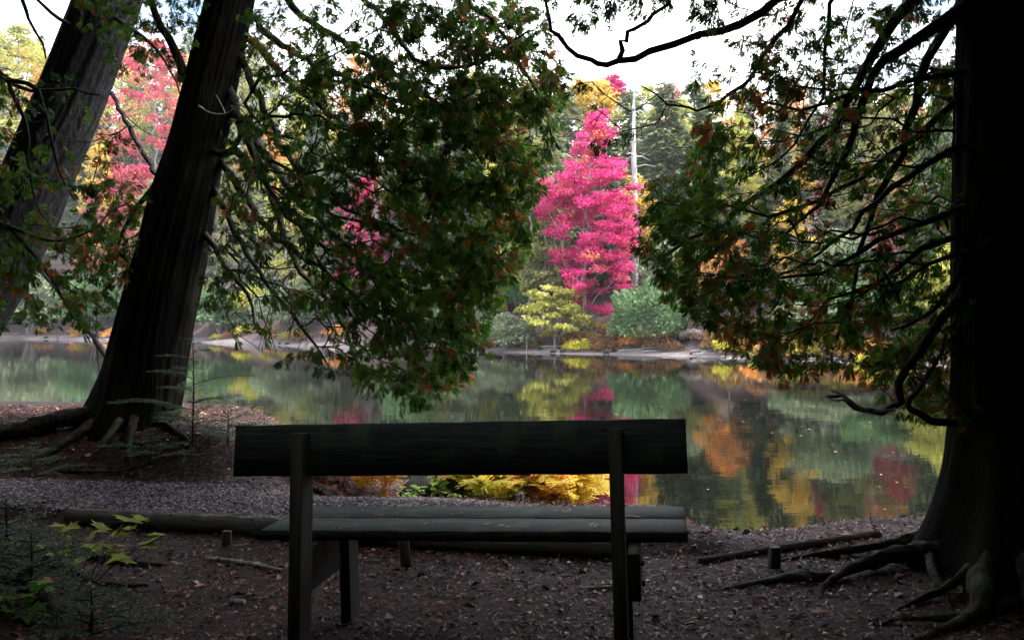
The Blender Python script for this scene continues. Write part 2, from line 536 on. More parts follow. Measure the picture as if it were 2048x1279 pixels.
xs = np.concatenate([np.linspace(-120, -9, 40)[:-1], np.linspace(-9, 7, 210), np.linspace(7, 120, 40)[1:]])
ys = np.concatenate([np.linspace(-120, 2, 50)[:-1], np.linspace(2, 11.5, 140)])
ys = np.concatenate([ys, [12.5, 14, 16]])
forest_floor = obj('forest_floor', grid_mesh('forest_floor', xs, ys, near_z), M['soil'], kind='structure')

xs = np.concatenate([np.linspace(-420, -70, 30)[:-1], np.linspace(-70, 50, 150), np.linspace(50, 420, 30)[1:]])
ys = np.concatenate([np.linspace(10, 110, 140), np.linspace(110, 700, 40)[1:]])
hillside = obj('hillside', grid_mesh('hillside', xs, ys, far_z, lambda x, y: 0.75 - 0.25 * np.clip((y - shore_y(x)) / 1.9, -1, 3)), M['bank'], kind='structure')

lake = obj('lake_water', grid_mesh('lake_water', np.linspace(-420, 420, 30), np.linspace(5.5, 130, 20), lambda x, y: x * 0 + WATER), M['water'], kind='structure')


# ------------------------------------------------------------------ foliage building blocks
def kite(p, d, n, ln, w, fold=0.0):
    """long leaf piece: base, two sides, tip"""
    s = np.cross(d, n)
    return np.array([p, p + d * ln * 0.45 + s * w + n * fold, p + d * ln, p + d * ln * 0.45 - s * w + n * fold])


def spray_proto(seed, detail=2):
    """flat fan of white-cedar scale leaves, 1 unit long, in the xy plane along +y"""
    r = np.random.default_rng(seed)
    v, f = [], []

    def k(p, ang, ln, w):
        d = np.array([math.sin(ang), math.cos(ang), r.uniform(-0.18, 0.1)])
        q = kite(np.asarray(p, float), d, np.array([0, 0, 1.0]), ln, w, r.uniform(-0.01, 0.02))
        f.append(np.arange(4) + 4 * len(v))
        v.append(q)
        return p + d * ln
    nb = 6 if detail == 2 else 4
    k(np.zeros(3), r.uniform(-0.1, 0.1), 1.0, 0.05)
    for i in range(nb):
        t = 0.1 + 0.78 * i / nb + r.uniform(-0.03, 0.03)
        for s in (-1, 1):
            if r.random() < 0.12:
                continue
            ln = (0.62 * (1 - t) + 0.2) * r.uniform(0.7, 1.15)
            a = s * r.uniform(0.5, 0.85)
            p0 = np.array([0, t, 0.0])
            k(p0, a, ln, 0.052 if detail == 2 else 0.1)
            if detail == 2 and ln > 0.42:
                d = np.array([math.sin(a), math.cos(a), 0])
                for q in (0.4, 0.68):
                    k(p0 + d * ln * q, a - s * r.uniform(0.3, 0.6), ln * 0.5 * r.uniform(0.7, 1.1), 0.05)
    V = np.concatenate(v)
    V[:, 2] -= 0.22 * V[:, 1] ** 2 * r.uniform(0.3, 1.3) + 0.1 * np.abs(V[:, 0])
    return V, np.array(f)


SPRAYS = [spray_proto(k) for k in range(6)]
SPRAYS_LO = [spray_proto(20 + k, 1) for k in range(4)]


def place_protos(mb, protos, pos, axis, norm, size, tint, rng):
    """many copies of prototype pieces baked into one mesh"""
    which = rng.integers(0, len(protos), len(pos))
    axis = unit(axis)
    side = unit(np.cross(axis, norm))
    nn = np.cross(side, axis)
    for k, (V, Fq) in enumerate(protos):
        s = which == k
        if not s.any():
            continue
        R = np.stack([side[s], axis[s], nn[s]], -1)      # columns
        W = np.einsum('nij,kj->nki', R, V) * size[s][:, None, None] + pos[s][:, None, :]
        n, kk = W.shape[:2]
        ff = (Fq[None] + (np.arange(n) * kk)[:, None, None]).reshape(-1, Fq.shape[1])
        mb.add(W.reshape(-1, 3), ff, np.repeat(tint[s], kk))


def diamonds(mb, pos, axis, norm, ln, w, tint, fold=0.0):
    axis = unit(axis)
    side = unit(np.cross(axis, norm))
    up = np.cross(side, axis)
    ln, w = ln[:, None], w[:, None]
    q = np.stack([pos, pos + axis * ln * 0.5 + side * w + up * fold * w, pos + axis * ln, pos + axis * ln * 0.5 - side * w + up * fold * w], 1)
    n = len(pos)
    mb.add(q.reshape(-1, 3), np.arange(4 * n).reshape(-1, 4), np.repeat(tint, 4))


def in_poly(px, py, poly):
    poly = np.asarray(poly, float)
    x0, y0 = poly[:, 0], poly[:, 1]
    x1, y1 = np.roll(x0, -1), np.roll(y0, -1)
    c = np.zeros(len(px), int)
    for a, b, c1, d in zip(x0, y0, x1, y1):
        hit = ((b > py) != (d > py)) & (px < (c1 - a) * (py - b) / (d - b + 1e-12) + a)
        c += hit
    return c % 2 == 1


def sample_poly(poly, n, rng, dens=None):
    poly = np.asarray(poly, float)
    lo, hi = poly.min(0), poly.max(0)
    out = np.zeros((0, 2))
    while len(out) < n:
        q = rng.uniform(lo, hi, (n * 2, 2))
        ok = in_poly(q[:, 0], q[:, 1], poly)
        if dens is not None:
            ok &= rng.random(len(q)) < dens(q[:, 0], q[:, 1])
        out = np.vstack([out, q[ok]])
    return out[:n]


def spline(pts, step=0.1):
    """Catmull-Rom through the points, resampled to about 'step'"""
    p = np.asarray(pts, float)
    q = np.vstack([2 * p[0] - p[1], p, 2 * p[-1] - p[-2]])
    out = []
    for i in range(1, len(q) - 2):
        n = max(2, int(np.linalg.norm(q[i + 1] - q[i]) / step))
        t = np.linspace(0, 1, n, endpoint=False)[:, None]
        a, b, c, d = q[i - 1], q[i], q[i + 1], q[i + 2]
        out.append(0.5 * ((2 * b) + (c - a) * t + (2 * a - 5 * b + 4 * c - d) * t ** 2 + (3 * b - a - 3 * c + d) * t ** 3))
    out.append(p[-1:])
    return np.vstack(out)


class Skeleton:
    """branches grown from given limbs towards scattered twig ends"""
    def __init__(self, rng):
        self.p, self.par, self.limb, self.pl, self.dir = [], [], [], [], []
        self.rng = rng

    def _push(self, p, par, limb):
        self.p.append(np.asarray(p, float))
        self.par.append(par)
        self.limb.append(limb)
        if par < 0:
            self.pl.append(0.0)
            self.dir.append(np.array([0, 0, 1.0]))
        else:
            e = self.p[-1] - self.p[par]
            self.pl.append(self.pl[par] + np.linalg.norm(e))
            self.dir.append(unit(e))
        return len(self.p) - 1

    def add_limb(self, pts, limb, parent=-1, step=0.12, wob=0.02):
        q = spline(pts, step)
        q[1:-1] += self.rng.normal(0, wob, (len(q) - 2, 3))
        k = parent
        for p in q:
            k = self._push(p, k, limb)
        return k

    def grow(self, att, bf=0.35, step=0.13, sag=0.06, wob=0.012, max_edge=9.0):
        att = np.asarray(att, float)
        n = len(att)
        best = np.full(n, 1e9)
        bi = np.zeros(n, int)
        done = np.zeros(n, bool)

        def upd(lo):
            nonlocal best, bi
            Pn = np.array(self.p[lo:])
            pl = np.array(self.pl[lo:])
            for a in range(0, len(Pn), 64):
                d = np.linalg.norm(att[:, None, :] - Pn[None, a:a + 64], axis=2) + bf * pl[None, a:a + 64]
                m = d.argmin(1)
                v = d[np.arange(n), m]
                s = v < best
                best[s] = v[s]
                bi[s] = m[s] + a + lo
        upd(0)
        ends = np.full(n, -1)
        for _ in range(n):
            c = np.where(done, 1e9, best).argmin()
            done[c] = True
            par = bi[c]
            a, b = self.p[par], att[c]
            L = np.linalg.norm(b - a)
            if L < 1e-4 or L > max_edge:
                continue
            k = max(1, int(L / step))
            t0 = self.dir[par] * L * 0.55
            t1 = (b - a) * 0.9 + np.array([0, 0, 0.25 * L])
            t = np.linspace(0, 1, k + 1)[1:, None]
            cur = a * (2 * t ** 3 - 3 * t ** 2 + 1) + t0 * (t ** 3 - 2 * t ** 2 + t) + b * (-2 * t ** 3 + 3 * t ** 2) + t1 * (t ** 3 - t ** 2)
            cur[:, 2] -= sag * L * np.sin(math.pi * t[:, 0])
            if k > 1:
                cur[:-1] += self.rng.normal(0, wob, (k - 1, 3))
            lo = len(self.p)
            kk = par
            for q in cur:
                kk = self._push(q, kk, self.limb[par])
            ends[c] = kk
            upd(lo)
        return ends

    def radii(self, tip=0.0028, e=2.5, cap=None):
        n = len(self.p)
        acc = np.zeros(n)
        par = np.array(self.par)
        kids = np.bincount(par[par >= 0], minlength=n)
        for i in range(n - 1, -1, -1):
            if kids[i] == 0:
                acc[i] = tip ** e
            if par[i] >= 0:
                acc[par[i]] += acc[i] * 1.012
        r = acc ** (1 / e)
        return np.minimum(r, cap) if cap else r

    def tubes(self, rad, mb_of_limb):
        """chains following the thickest child"""
        n = len(self.p)
        par = self.par
        kids = [[] for _ in range(n)]
        for i, q in enumerate(par):
            if q >= 0:
                kids[q].append(i)
        start = [i for i in range(n) if par[i] < 0]
        stack = [(-1, s) for s in start]
        while stack:
            q, i = stack.pop()
            chain = [q] if q >= 0 else []
            cur = i
            while True:
                chain.append(cur)
                ks = kids[cur]
                if not ks:
                    break
                ks = sorted(ks, key=lambda a: -rad[a])
                for o in ks[1:]:
                    stack.append((cur, o))
                cur = ks[0]
            if len(chain) < 2:
                continue
            pts = np.array([self.p[c] for c in chain])
            rr = np.array([rad[c] for c in chain])
            if q >= 0:
                rr[0] = min(rr[0], rr[1] * 1.15)
            sides = 4 if rr.max() < 0.008 else (5 if rr.max() < 0.02 else 8)
            mb_of_limb[self.limb[i]].tube(pts, rr, sides, cap=rr.max() > 0.01, jitter=0.1 if sides > 4 else 0, rng=self.rng)


def trunk_mesh(name, pts, rads, sides=128, step=0.05, ridge=0.1, lobes=(), flare_h=0.7, seed=0):
    """tapered trunk with stringy ridged bark and a base that flares into root lobes; lobes: (angle, strength)"""
    c = spline(pts, step)
    t = np.concatenate([[0], np.cumsum(np.linalg.norm(np.diff(c, axis=0), axis=1))])
    src = np.concatenate([[0], np.cumsum(np.linalg.norm(np.diff(np.asarray(pts, float), axis=0), axis=1))])
    r = np.interp(t, src / src[-1] * t[-1], rads)
    th = np.linspace(0, 2 * math.pi, sides, endpoint=False)
    T, A = np.meshgrid(t, th, indexing='ij')
    nu = 19.0
    ca = A / (2 * math.pi) * nu * 2
    # stringy ridges that wander round the trunk as they rise
    rid = np.abs(vnoise(np.mod(ca + 1.2 * np.sin(T * 0.9), nu * 2) * 1.0, T * 0.55, seed)) * 2
    rid2 = vnoise(A * 9.5 + np.sin(T * 1.7), T * 1.6, seed + 3)
    low = vnoise(A / math.pi * 2, T * 0.35, seed + 5)
    R = r[:, None] * (1 + ridge * (rid - 0.5) + ridge * 0.5 * rid2 + 0.07 * low * np.cos(A * 0.5) ** 2)
    fl = np.exp(-np.maximum(T, 0) / flare_h)
    for a, s in lobes:
        dd = np.angle(np.exp(1j * (A - a)))
        R = R + r[:, None] * s * fl * np.exp(-(dd / 0.36) ** 2)
    dx = R * np.cos(A)
    dy = R * np.sin(A)
    v = c[:, None, :] + np.stack([dx, dy, np.zeros_like(dx)], -1)
    n = len(t)
    i = np.arange(n - 1)[:, None] * sides
    j = np.arange(sides)[None, :]
    k = (j + 1) % sides
    f = np.stack([i + j, i + k, i + sides + k, i + sides + j], -1).reshape(-1, 4)
    return make_mesh(name, v.reshape(-1, 3), [f], None, smooth=True)


def root_tube(pts, r0, r1, zf=near_z, lift=0.35, rng=RNG, step=0.05):
    """surface root: follows the ground, half sunk; pts are (x, y[, extra height])"""
    p = np.array([(q[0], q[1], (q[2] if len(q) > 2 else 0.0)) for q in pts], float)
    c = spline(p, step)
    n = len(c)
    c[:, :2] += np.cumsum(rng.normal(0, 0.006, (n, 2)), axis=0) * np.linspace(0, 1, n)[:, None]
    rad = np.linspace(r0, r1, n) * (1 + 0.13 * np.sin(np.linspace(0, 14, n) + rng.uniform(0, 6)))
    c[:, 2] += zf(c[:, 0], c[:, 1]) + rad * lift
    return c, rad


# ------------------------------------------------------------------ the bench
B_YAW = math.radians(9.0)
B_TILT = math.atan2(0.063, 1.847)
b_v = unit(np.array([math.cos(B_YAW) * math.cos(B_TILT), -math.sin(B_YAW) * math.cos(B_TILT), math.sin(B_TILT)]))   # along the bench
b_u = unit(np.array([math.sin(B_YAW), math.cos(B_YAW), 0.0]))                                                         # towards the lake
b_w = unit(np.cross(b_v, b_u))
B0 = P(520, 1059, 3.75)           # near left corner of the seat top
BL = 1.847
bench = thing('park_bench', 'dark weathered timber bench with one wide backboard facing the lake', 'bench', (0, 0, 0))


def bpt(a, u, w):
    return B0 + b_v * a + b_u * u + b_w * w


def plank(name, a0, a1, u0, u1, w0, w1, mat='bench', lean=0.0, parent=None, bev=0.004):
    c = bpt((a0 + a1) / 2, (u0 + u1) / 2, (w0 + w1) / 2)
    mb = MB()
    uu = unit(b_u * math.cos(lean) + b_w * math.sin(lean))
    ww = unit(np.cross(b_v, uu))
    # local frame so that the grain of the material runs along the piece
    L = np.array([a1 - a0, u1 - u0, w1 - w0])
    order = (0, 1, 2)
    mb.box((0, 0, 0), (1, 0, 0), (0, 1, 0), (0, 0, 1), L[0], L[1], L[2], bev, segs=30 if L[0] > 0.5 else 0)
    o = obj(name, mb.mesh(name), M[mat], parent or bench)
    m = Matrix(((b_v[0], uu[0], ww[0], c[0]), (b_v[1], uu[1], ww[1], c[1]), (b_v[2], uu[2], ww[2], c[2]), (0, 0, 0, 1)))
    o.matrix_local = m
    return o


plank('seat_plank', 0.0, BL, 0.0, 0.233, -0.045, 0.0)
plank('seat_plank', 0.035, BL + 0.004, 0.243, 0.478, -0.045, 0.002)
LEAN = math.radians(-8)
# backboard: leans towards the camera at its top
bb_c0 = P(485, 945, 3.61)
bb = plank('backboard', -0.005, BL + 0.0, -0.205, -0.16, 0.27, 0.48, lean=math.radians(-10))
# move the backboard so that its lower left rear corner meets the measured point
post_a = (0.275, 1.552)
for k, a in enumerate(post_a):
    z_top = 0.455
    p = plank('back_post', a, a + 0.052, -0.335, -0.215, -0.62, z_top, 'post', lean=math.radians(-7))
    side = -1 if k == 0 else 1
    a2 = a - 0.05 if k == 0 else a + 0.054
    plank('seat_bearer', a2, a2 + 0.048, -0.16, 0.44, -0.235, -0.048, 'post')
    a3 = a - 0.02 if k == 0 else a + 0.004
    plank('front_leg', a3, a3 + 0.05, 0.27, 0.40, -0.56, -0.049, 'post')
    for u, w in ((-0.1, -0.1), (-0.1, -0.18)):
        bolt = MB()
        c = bpt(a2 + (0.048 if k else 0.0) + 0.003 * side, u, w)
        bolt.tube([c, c + b_v * 0.012 * side], 0.012, 8)
        obj('bolt', bolt.mesh('bolt'), M['iron'], bench)

# ------------------------------------------------------------------ near cedars
def cedar(name, label, trunk_pts, trunk_r, limbs, regions, lobes, seed, tip=0.0028, bf=0.35, bark='bark', flare_h=0.6, upper=None, caps=0.05, spray=0.088, forks=(), limb_r=0.032, limb_rs={}):
    rng = np.random.default_rng(seed)
    base = np.asarray(trunk_pts[0], float)
    root = thing(name, label, 'tree', (0, 0, 0))
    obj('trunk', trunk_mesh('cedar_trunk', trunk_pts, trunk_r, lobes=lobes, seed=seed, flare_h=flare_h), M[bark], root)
    sk = Skeleton(rng)
    tail = {}
    limb_ids, fork_ids = [], []
    for k, lb in enumerate(limbs):
        n0 = len(sk.p)
        sk.add_limb(lb, k, wob=0.012)
        limb_ids.append(np.arange(n0, len(sk.p)))
    for par_limb, frac, pts in forks:
        ids = [i for i in range(len(sk.p)) if sk.limb[i] == par_limb]
        pn = min(ids, key=lambda i: np.linalg.norm(sk.p[i] - pts[0]))
        n0 = len(sk.p)
        sk.add_limb(np.vstack([sk.p[pn][None] + (np.asarray(pts[1]) - sk.p[pn]) * 0.3, np.asarray(pts[1:])]), par_limb, parent=pn)
        fork_ids.append(np.arange(n0, len(sk.p)))
    att, prob, brown, big = [], [], [], []
    for rg in regions:
        q = sample_poly(rg['poly'], rg['n'], rng, rg.get('dens'))
        d = rng.uniform(rg['d'][0], rg['d'][1], len(q))
        pts = np.stack([(q[:, 0] - CX) / F * d, d, H - (q[:, 1] - CY) / F * d], -1)
        att.append(pts)
        fo = rg['fol']
        prob.append(fo(q[:, 0], q[:, 1]) if callable(fo) else np.full(len(q), fo))
        br = rg.get('brown', 0.12)
        brown.append(br(q[:, 0], q[:, 1]) if callable(br) else np.full(len(q), br))
        big.append(np.zeros(len(q), bool))
    att = np.vstack(att)
    prob = np.concatenate(prob)
    brown = np.concatenate(brown)
    ends = sk.grow(att, bf=bf)
    rad = sk.radii(tip=tip, cap=caps)
    for k in range(len(limbs)):
        ids = limb_ids[k]
        r0 = limb_rs.get(k, limb_r)
        rad[ids] = np.maximum(rad[ids], np.linspace(r0, r0 * 0.22, len(ids)))
    for ids in fork_ids:
        rad[ids] = np.maximum(rad[ids], np.linspace(0.018, 0.008, len(ids)))
    wood = [MB() for _ in limbs]
    sk.tubes(rad, wood)
    leaf = [MB() for _ in limbs]
    # sprays sit at the twig ends and along the last decimetres of each twig
    pos, ax, tn, sz, lm = [], [], [], [], []
    for i, e in enumerate(ends):
        if e < 0 or rng.random() > prob[i]:
            continue
        isb = rng.random() < brown[i]
        basel = rng.uniform(0.0, 0.6)
        cur = e
        for stepk in range(4):
            m = (5, 2, 2, 1)[stepk]
            for _ in range(m):
                a = sk.dir[cur] * 0.55 + np.array([0, 0, -0.75]) + rng.normal(0, 0.4, 3)
                pos.append(sk.p[cur] + rng.normal(0, 0.035, 3))
                ax.append(a)
                sz.append(spray * rng.uniform(0.6, 1.25))
                tn.append(rng.uniform(0.76, 1.0) if isb and rng.random() < 0.8 else np.clip(basel + rng.normal(0, 0.1), 0, 0.68))
                lm.append(sk.limb[cur])
            cur = sk.par[cur]
            if cur < 0:
                break
    pos, ax, tn, sz, lm = np.array(pos), np.array(ax), np.array(tn), np.array(sz), np.array(lm)
    nrm = rng.normal(0, 1, pos.shape) * [1, 1, 0.3]
    for k in range(len(limbs)):
        s = lm == k
        br = None
        if wood[k].n:
            br = obj('branch', wood[k].mesh('cedar_branch', smooth=True), M['twig'], root)
        if s.sum() > 3:
            place_protos(leaf[k], SPRAYS, pos[s], ax[s], nrm[s], sz[s], tn[s], rng)
            obj('foliage', leaf[k].mesh('cedar_foliage'), M['cedar_leaf'], br or root, kind='stuff')
    # unseen crown above the frame, shaped to shade the bank but light the lakeside
    if upper is not None:
        c0, c1, rr, n = upper
        up = MB()
        q = rng.normal(0, 1, (n, 3))
        q = unit(q) * (rng.random((n, 1)) ** 0.45)
        mid = (np.asarray(c0) + np.asarray(c1)) / 2
        hh = abs(c1[2] - c0[2]) / 2
        pp = mid + q * np.array([rr, rr, hh])
        pu, pv = proj(np.where(pp[:, 1:2] > 0.3, pp, 1))
        low = (pp[:, 1] > 0.3) & (pv > -130) | ((pp[:, 1] > 6.3) & (pp[:, 0] > -1.1)) | (pp[:, 1] > 8.6)
        pp = pp[~low]
        n = len(pp)
        a = unit(pp - mid) * 0.5 + np.array([0, 0, -0.5]) + rng.normal(0, 0.4, (n, 3))
        place_protos(up, SPRAYS_LO, pp, a, rng.normal(0, 1, (n, 3)), rng.uniform(0.3, 0.6, n), rng.uniform(0, 0.7, n), rng)
        obj('crown', up.mesh('cedar_crown'), M['cedar_leaf'], root, kind='stuff')
    return root


def L3(*a):
    return [P(*q) for q in a]


# --- the big leaning cedar at the left
dT = 8.2
lt = [P(268, 868, dT), P(283, 800, dT), P(303, 690, dT), P(325, 590, dT), P(362, 420, dT), P(400, 260, dT), P(436, 100, dT), P(458, 0, dT), P(490, -150, dT), P(530, -380, dT), P(560, -700, dT), P(580, -1300, dT), P(585, -1900, dT)]
lr = [0.36, 0.36, 0.355, 0.34, 0.31, 0.265, 0.235, 0.225, 0.215, 0.2, 0.17, 0.1, 0.02]
L_LIMBS = [
    L3((470, 0, 8.1), (560, 90, 7.8), (680, 150, 7.4), (800, 200, 7.0), (900, 210, 6.8)),
    L3((500, -180, 8.1), (640, -80, 7.6), (760, 30, 7.2), (830, 115, 6.9), (910, 137, 6.7), (1000, 100, 6.6), (1060, 60, 6.6)),
    L3((455, 60, 8.1), (520, 200, 7.8), (590, 330, 7.5), (700, 420, 7.2), (830, 470, 7.0)),
    L3((430, 180, 8.1), (520, 300, 7.8), (620, 420, 7.5), (760, 540, 7.1), (880, 600, 6.9)),
    L3((415, 260, 8.1), (480, 380, 7.8), (560, 480, 7.5), (660, 550, 7.2), (760, 640, 7.0), (840, 720, 6.9)),
    L3((400, 330, 8.1), (460, 440, 7.9), (530, 560, 7.7), (600, 650, 7.5), (650, 720, 7.4)),
    L3((385, 420, 8.1), (440, 510, 8.0), (490, 590, 7.9), (520, 670, 7.9)),
    L3((460, 40, 8.1), (600, 180, 7.6), (760, 300, 7.2), (920, 380, 6.9), (1030, 400, 6.7)),
    L3((520, -260, 8.1), (700, -150, 7.6), (880, -40, 7.1), (1010, 80, 6.8), (1080, 200, 6.7), (1120, 300, 6.7)),
    L3((480, -80, 8.1), (620, 40, 7.6), (780, 140, 7.2), (940, 250, 6.9), (1050, 330, 6.7)),
    L3((395, 200, 8.1), (350, 110, 8.0), (310, 20, 7.9), (290, -80, 7.8), (300, -200, 7.7)),
    L3((445, 130, 8.1), (480, 240, 8.0), (540, 380, 7.9), (590, 520, 7.8), (680, 640, 7.6), (720, 740, 7.5)),
    L3((400, 300, 8.2), (340, 340, 8.3), (270, 420, 8.3), (220, 520, 8.3)),
]
MASS_L = [(500, 0), (1065, 0), (1110, 60), (1120, 180), (1092, 320), (1058, 430), (1040, 540), (985, 620), (970, 690), (930, 755), (890, 800), (790, 805), (700, 760), (640, 740), (600, 735), (520, 715), (450, 660), (410, 630), (430, 450), (490, 200)]
UP_L = [(500, -260), (1080, -260), (1100, 0), (500, 0)]


def dens_left(x, y):
    gap = np.exp(-(((x - 700) / 150) ** 2 + ((y - 75) / 70) ** 2))
    edge = sm((x - 520) / 350)
    return np.clip(0.72 + 0.28 * edge - 0.3 * gap, 0.1, 1) * np.where((x < 640) & (y > 600), 0.6, 1.0)


for lb in L_LIMBS:
    if lb[-1][0] > lb[0][0]:
        for k_, dmin in ((0, 8.38), (1, 8.0)):
            px_, py_ = proj(lb[k_])
            lb[k_] = P(px_ - (12 if k_ == 0 else 0), py_ - (16 if k_ == 0 else 0), max(dmin, lb[k_][1]))
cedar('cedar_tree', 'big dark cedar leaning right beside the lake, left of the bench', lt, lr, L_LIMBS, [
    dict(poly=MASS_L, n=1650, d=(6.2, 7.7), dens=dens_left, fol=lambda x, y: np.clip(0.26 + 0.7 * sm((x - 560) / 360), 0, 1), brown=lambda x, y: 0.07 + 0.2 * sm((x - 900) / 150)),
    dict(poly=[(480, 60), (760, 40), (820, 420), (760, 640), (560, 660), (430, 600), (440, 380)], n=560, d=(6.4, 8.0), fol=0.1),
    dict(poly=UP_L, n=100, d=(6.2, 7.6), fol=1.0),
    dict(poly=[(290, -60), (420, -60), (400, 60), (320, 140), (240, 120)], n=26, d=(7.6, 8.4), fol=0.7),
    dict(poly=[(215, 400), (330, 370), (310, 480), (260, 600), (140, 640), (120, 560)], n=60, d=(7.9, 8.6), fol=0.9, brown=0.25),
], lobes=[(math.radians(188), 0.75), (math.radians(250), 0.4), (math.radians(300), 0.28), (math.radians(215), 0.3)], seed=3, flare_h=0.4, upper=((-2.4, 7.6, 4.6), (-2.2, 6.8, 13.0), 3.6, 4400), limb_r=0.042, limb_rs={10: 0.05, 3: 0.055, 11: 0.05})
cedar_left = bpy.data.objects['cedar_tree']
for pts, r0, r1 in (
        ([(-3.75, 8.1, 0.12), (-4.2, 7.95, 0.1), (-4.8, 7.9, 0.05), (-5.4, 8.0, 0.02), (-6.2, 7.8, 0.0)], 0.15, 0.03),
        ([(-3.75, 8.0, 0.1), (-4.0, 7.7, 0.06), (-4.3, 7.45, 0.0), (-4.6, 7.2, -0.02)], 0.09, 0.02),
        ([(-3.6, 7.9, 0.12), (-3.65, 7.65, 0.05), (-3.75, 7.4, 0.0)], 0.08, 0.03),
        ([(-3.5, 7.9, 0.1), (-3.42, 7.6, 0.06), (-3.3, 7.35, 0.0)], 0.09, 0.03),
        ([(-3.3, 7.95, 0.05), (-2.9, 7.6, 0.0), (-2.85, 7.3, 0.0), (-3.05, 7.1, 0.0)], 0.06, 0.02),
        ([(-2.75, 7.7, 0.02), (-2.85, 7.35, 0.01), (-3.0, 7.15, 0.0), (-3.15, 7.05, 0)], 0.045, 0.02),
        ([(-3.9, 7.35, 0.0), (-3.7, 7.3, 0.02), (-3.4, 7.25, 0.02), (-3.1, 7.35, 0.0)], 0.03, 0.015)):
    mb = MB()
    c, r = root_tube(pts, r0 * 0.6, r1 * 0.3, lift=-0.05)
    mb.tube(c, r, 12, jitter=0.22, rng=RNG)
    obj('root', mb.mesh('root', True), M['root'], cedar_left)

# --- the second leaning trunk, cut by the left edge of the picture
d2 = 9.4
st = [P(-190, 880, d2), P(-160, 800, d2), P(-70, 640, d2), P(10, 500, d2), P(80, 340, d2), P(150, 170, d2), P(215, 0, d2), P(270, -160, d2), P(350, -500, d2), P(420, -1000, d2), P(440, -1500, d2)]
sr = [0.5, 0.47, 0.42, 0.39, 0.37, 0.36, 0.345, 0.32, 0.26, 0.15, 0.02]
S_LIMBS = [
    L3((190, 70, 9.3), (120, 40, 9.0), (60, -20, 8.8), (20, -90, 8.6)),
    L3((60, 380, 9.3), (0, 330, 8.9), (-60, 300, 8.5), (-120, 240, 8.3)),
    L3((-100, 150, 8.2), (-20, 150, 8.0), (60, 180, 7.9), (150, 180, 7.8), (200, 190, 7.8)),
    L3((-120, 80, 8.2), (0, 140, 8.0), (30, 200, 7.8), (55, 280, 7.7), (62, 380, 7.7), (100, 450, 7.7)),
    L3((-120, 120, 8.0), (10, 160, 7.9), (75, 185, 7.8), (100, 260, 7.7), (118, 340, 7.7), (150, 400, 7.7)),
    L3((-140, 430, 8.0), (-20, 440, 7.9), (60, 470, 7.8), (140, 480, 7.7), (200, 450, 7.7)),
    L3((-140, 440, 8.0), (0, 450, 7.9), (60, 500, 7.8), (110, 570, 7.7), (150, 640, 7.7)),
    L3((30, -120, 8.2), (45, 0, 8.1), (70, 60, 8.0), (92, 118, 8.0)),
    L3((210, 30, 9.2), (270, 60, 8.9), (330, 120, 8.7), (360, 190, 8.6)),
]
cedar('cedar_tree', 'grey ridged cedar trunk leaning right at the left edge behind the big cedar', st, sr, S_LIMBS, [
    dict(poly=[(-60, 190), (100, 190), (130, 300), (110, 470), (-60, 480)], n=70, d=(7.4, 8.6), fol=0.6, brown=0.2),
    dict(poly=[(150, 280), (250, 260), (270, 400), (230, 540), (150, 520)], n=60, d=(7.6, 8.6), fol=0.6, brown=0.2),
    dict(poly=[(-60, 470), (230, 450), (260, 560), (190, 660), (60, 640), (-60, 640)], n=115, d=(7.3, 8.6), fol=0.65, brown=0.22),
    dict(poly=[(-60, 90), (130, 120), (300, 140), (200, 230), (-60, 230)], n=45, d=(7.4, 8.6), fol=0.12),
    dict(poly=[(120, -60), (300, -60), (310, 120), (250, 160), (180, 60)], n=46, d=(8.2, 9.2), fol=0.95),
    dict(poly=[(-60, -200), (400, -200), (400, -30), (-60, -30)], n=80, d=(7.6, 9.2), fol=1.0),
], lobes=[(math.radians(185), 0.5), (math.radians(260), 0.4), (math.radians(320), 0.4)], seed=5, bark='bark_grey', upper=((-5.6, 8.6, 5.4), (-5.2, 8.2, 13.5), 3.4, 3600))

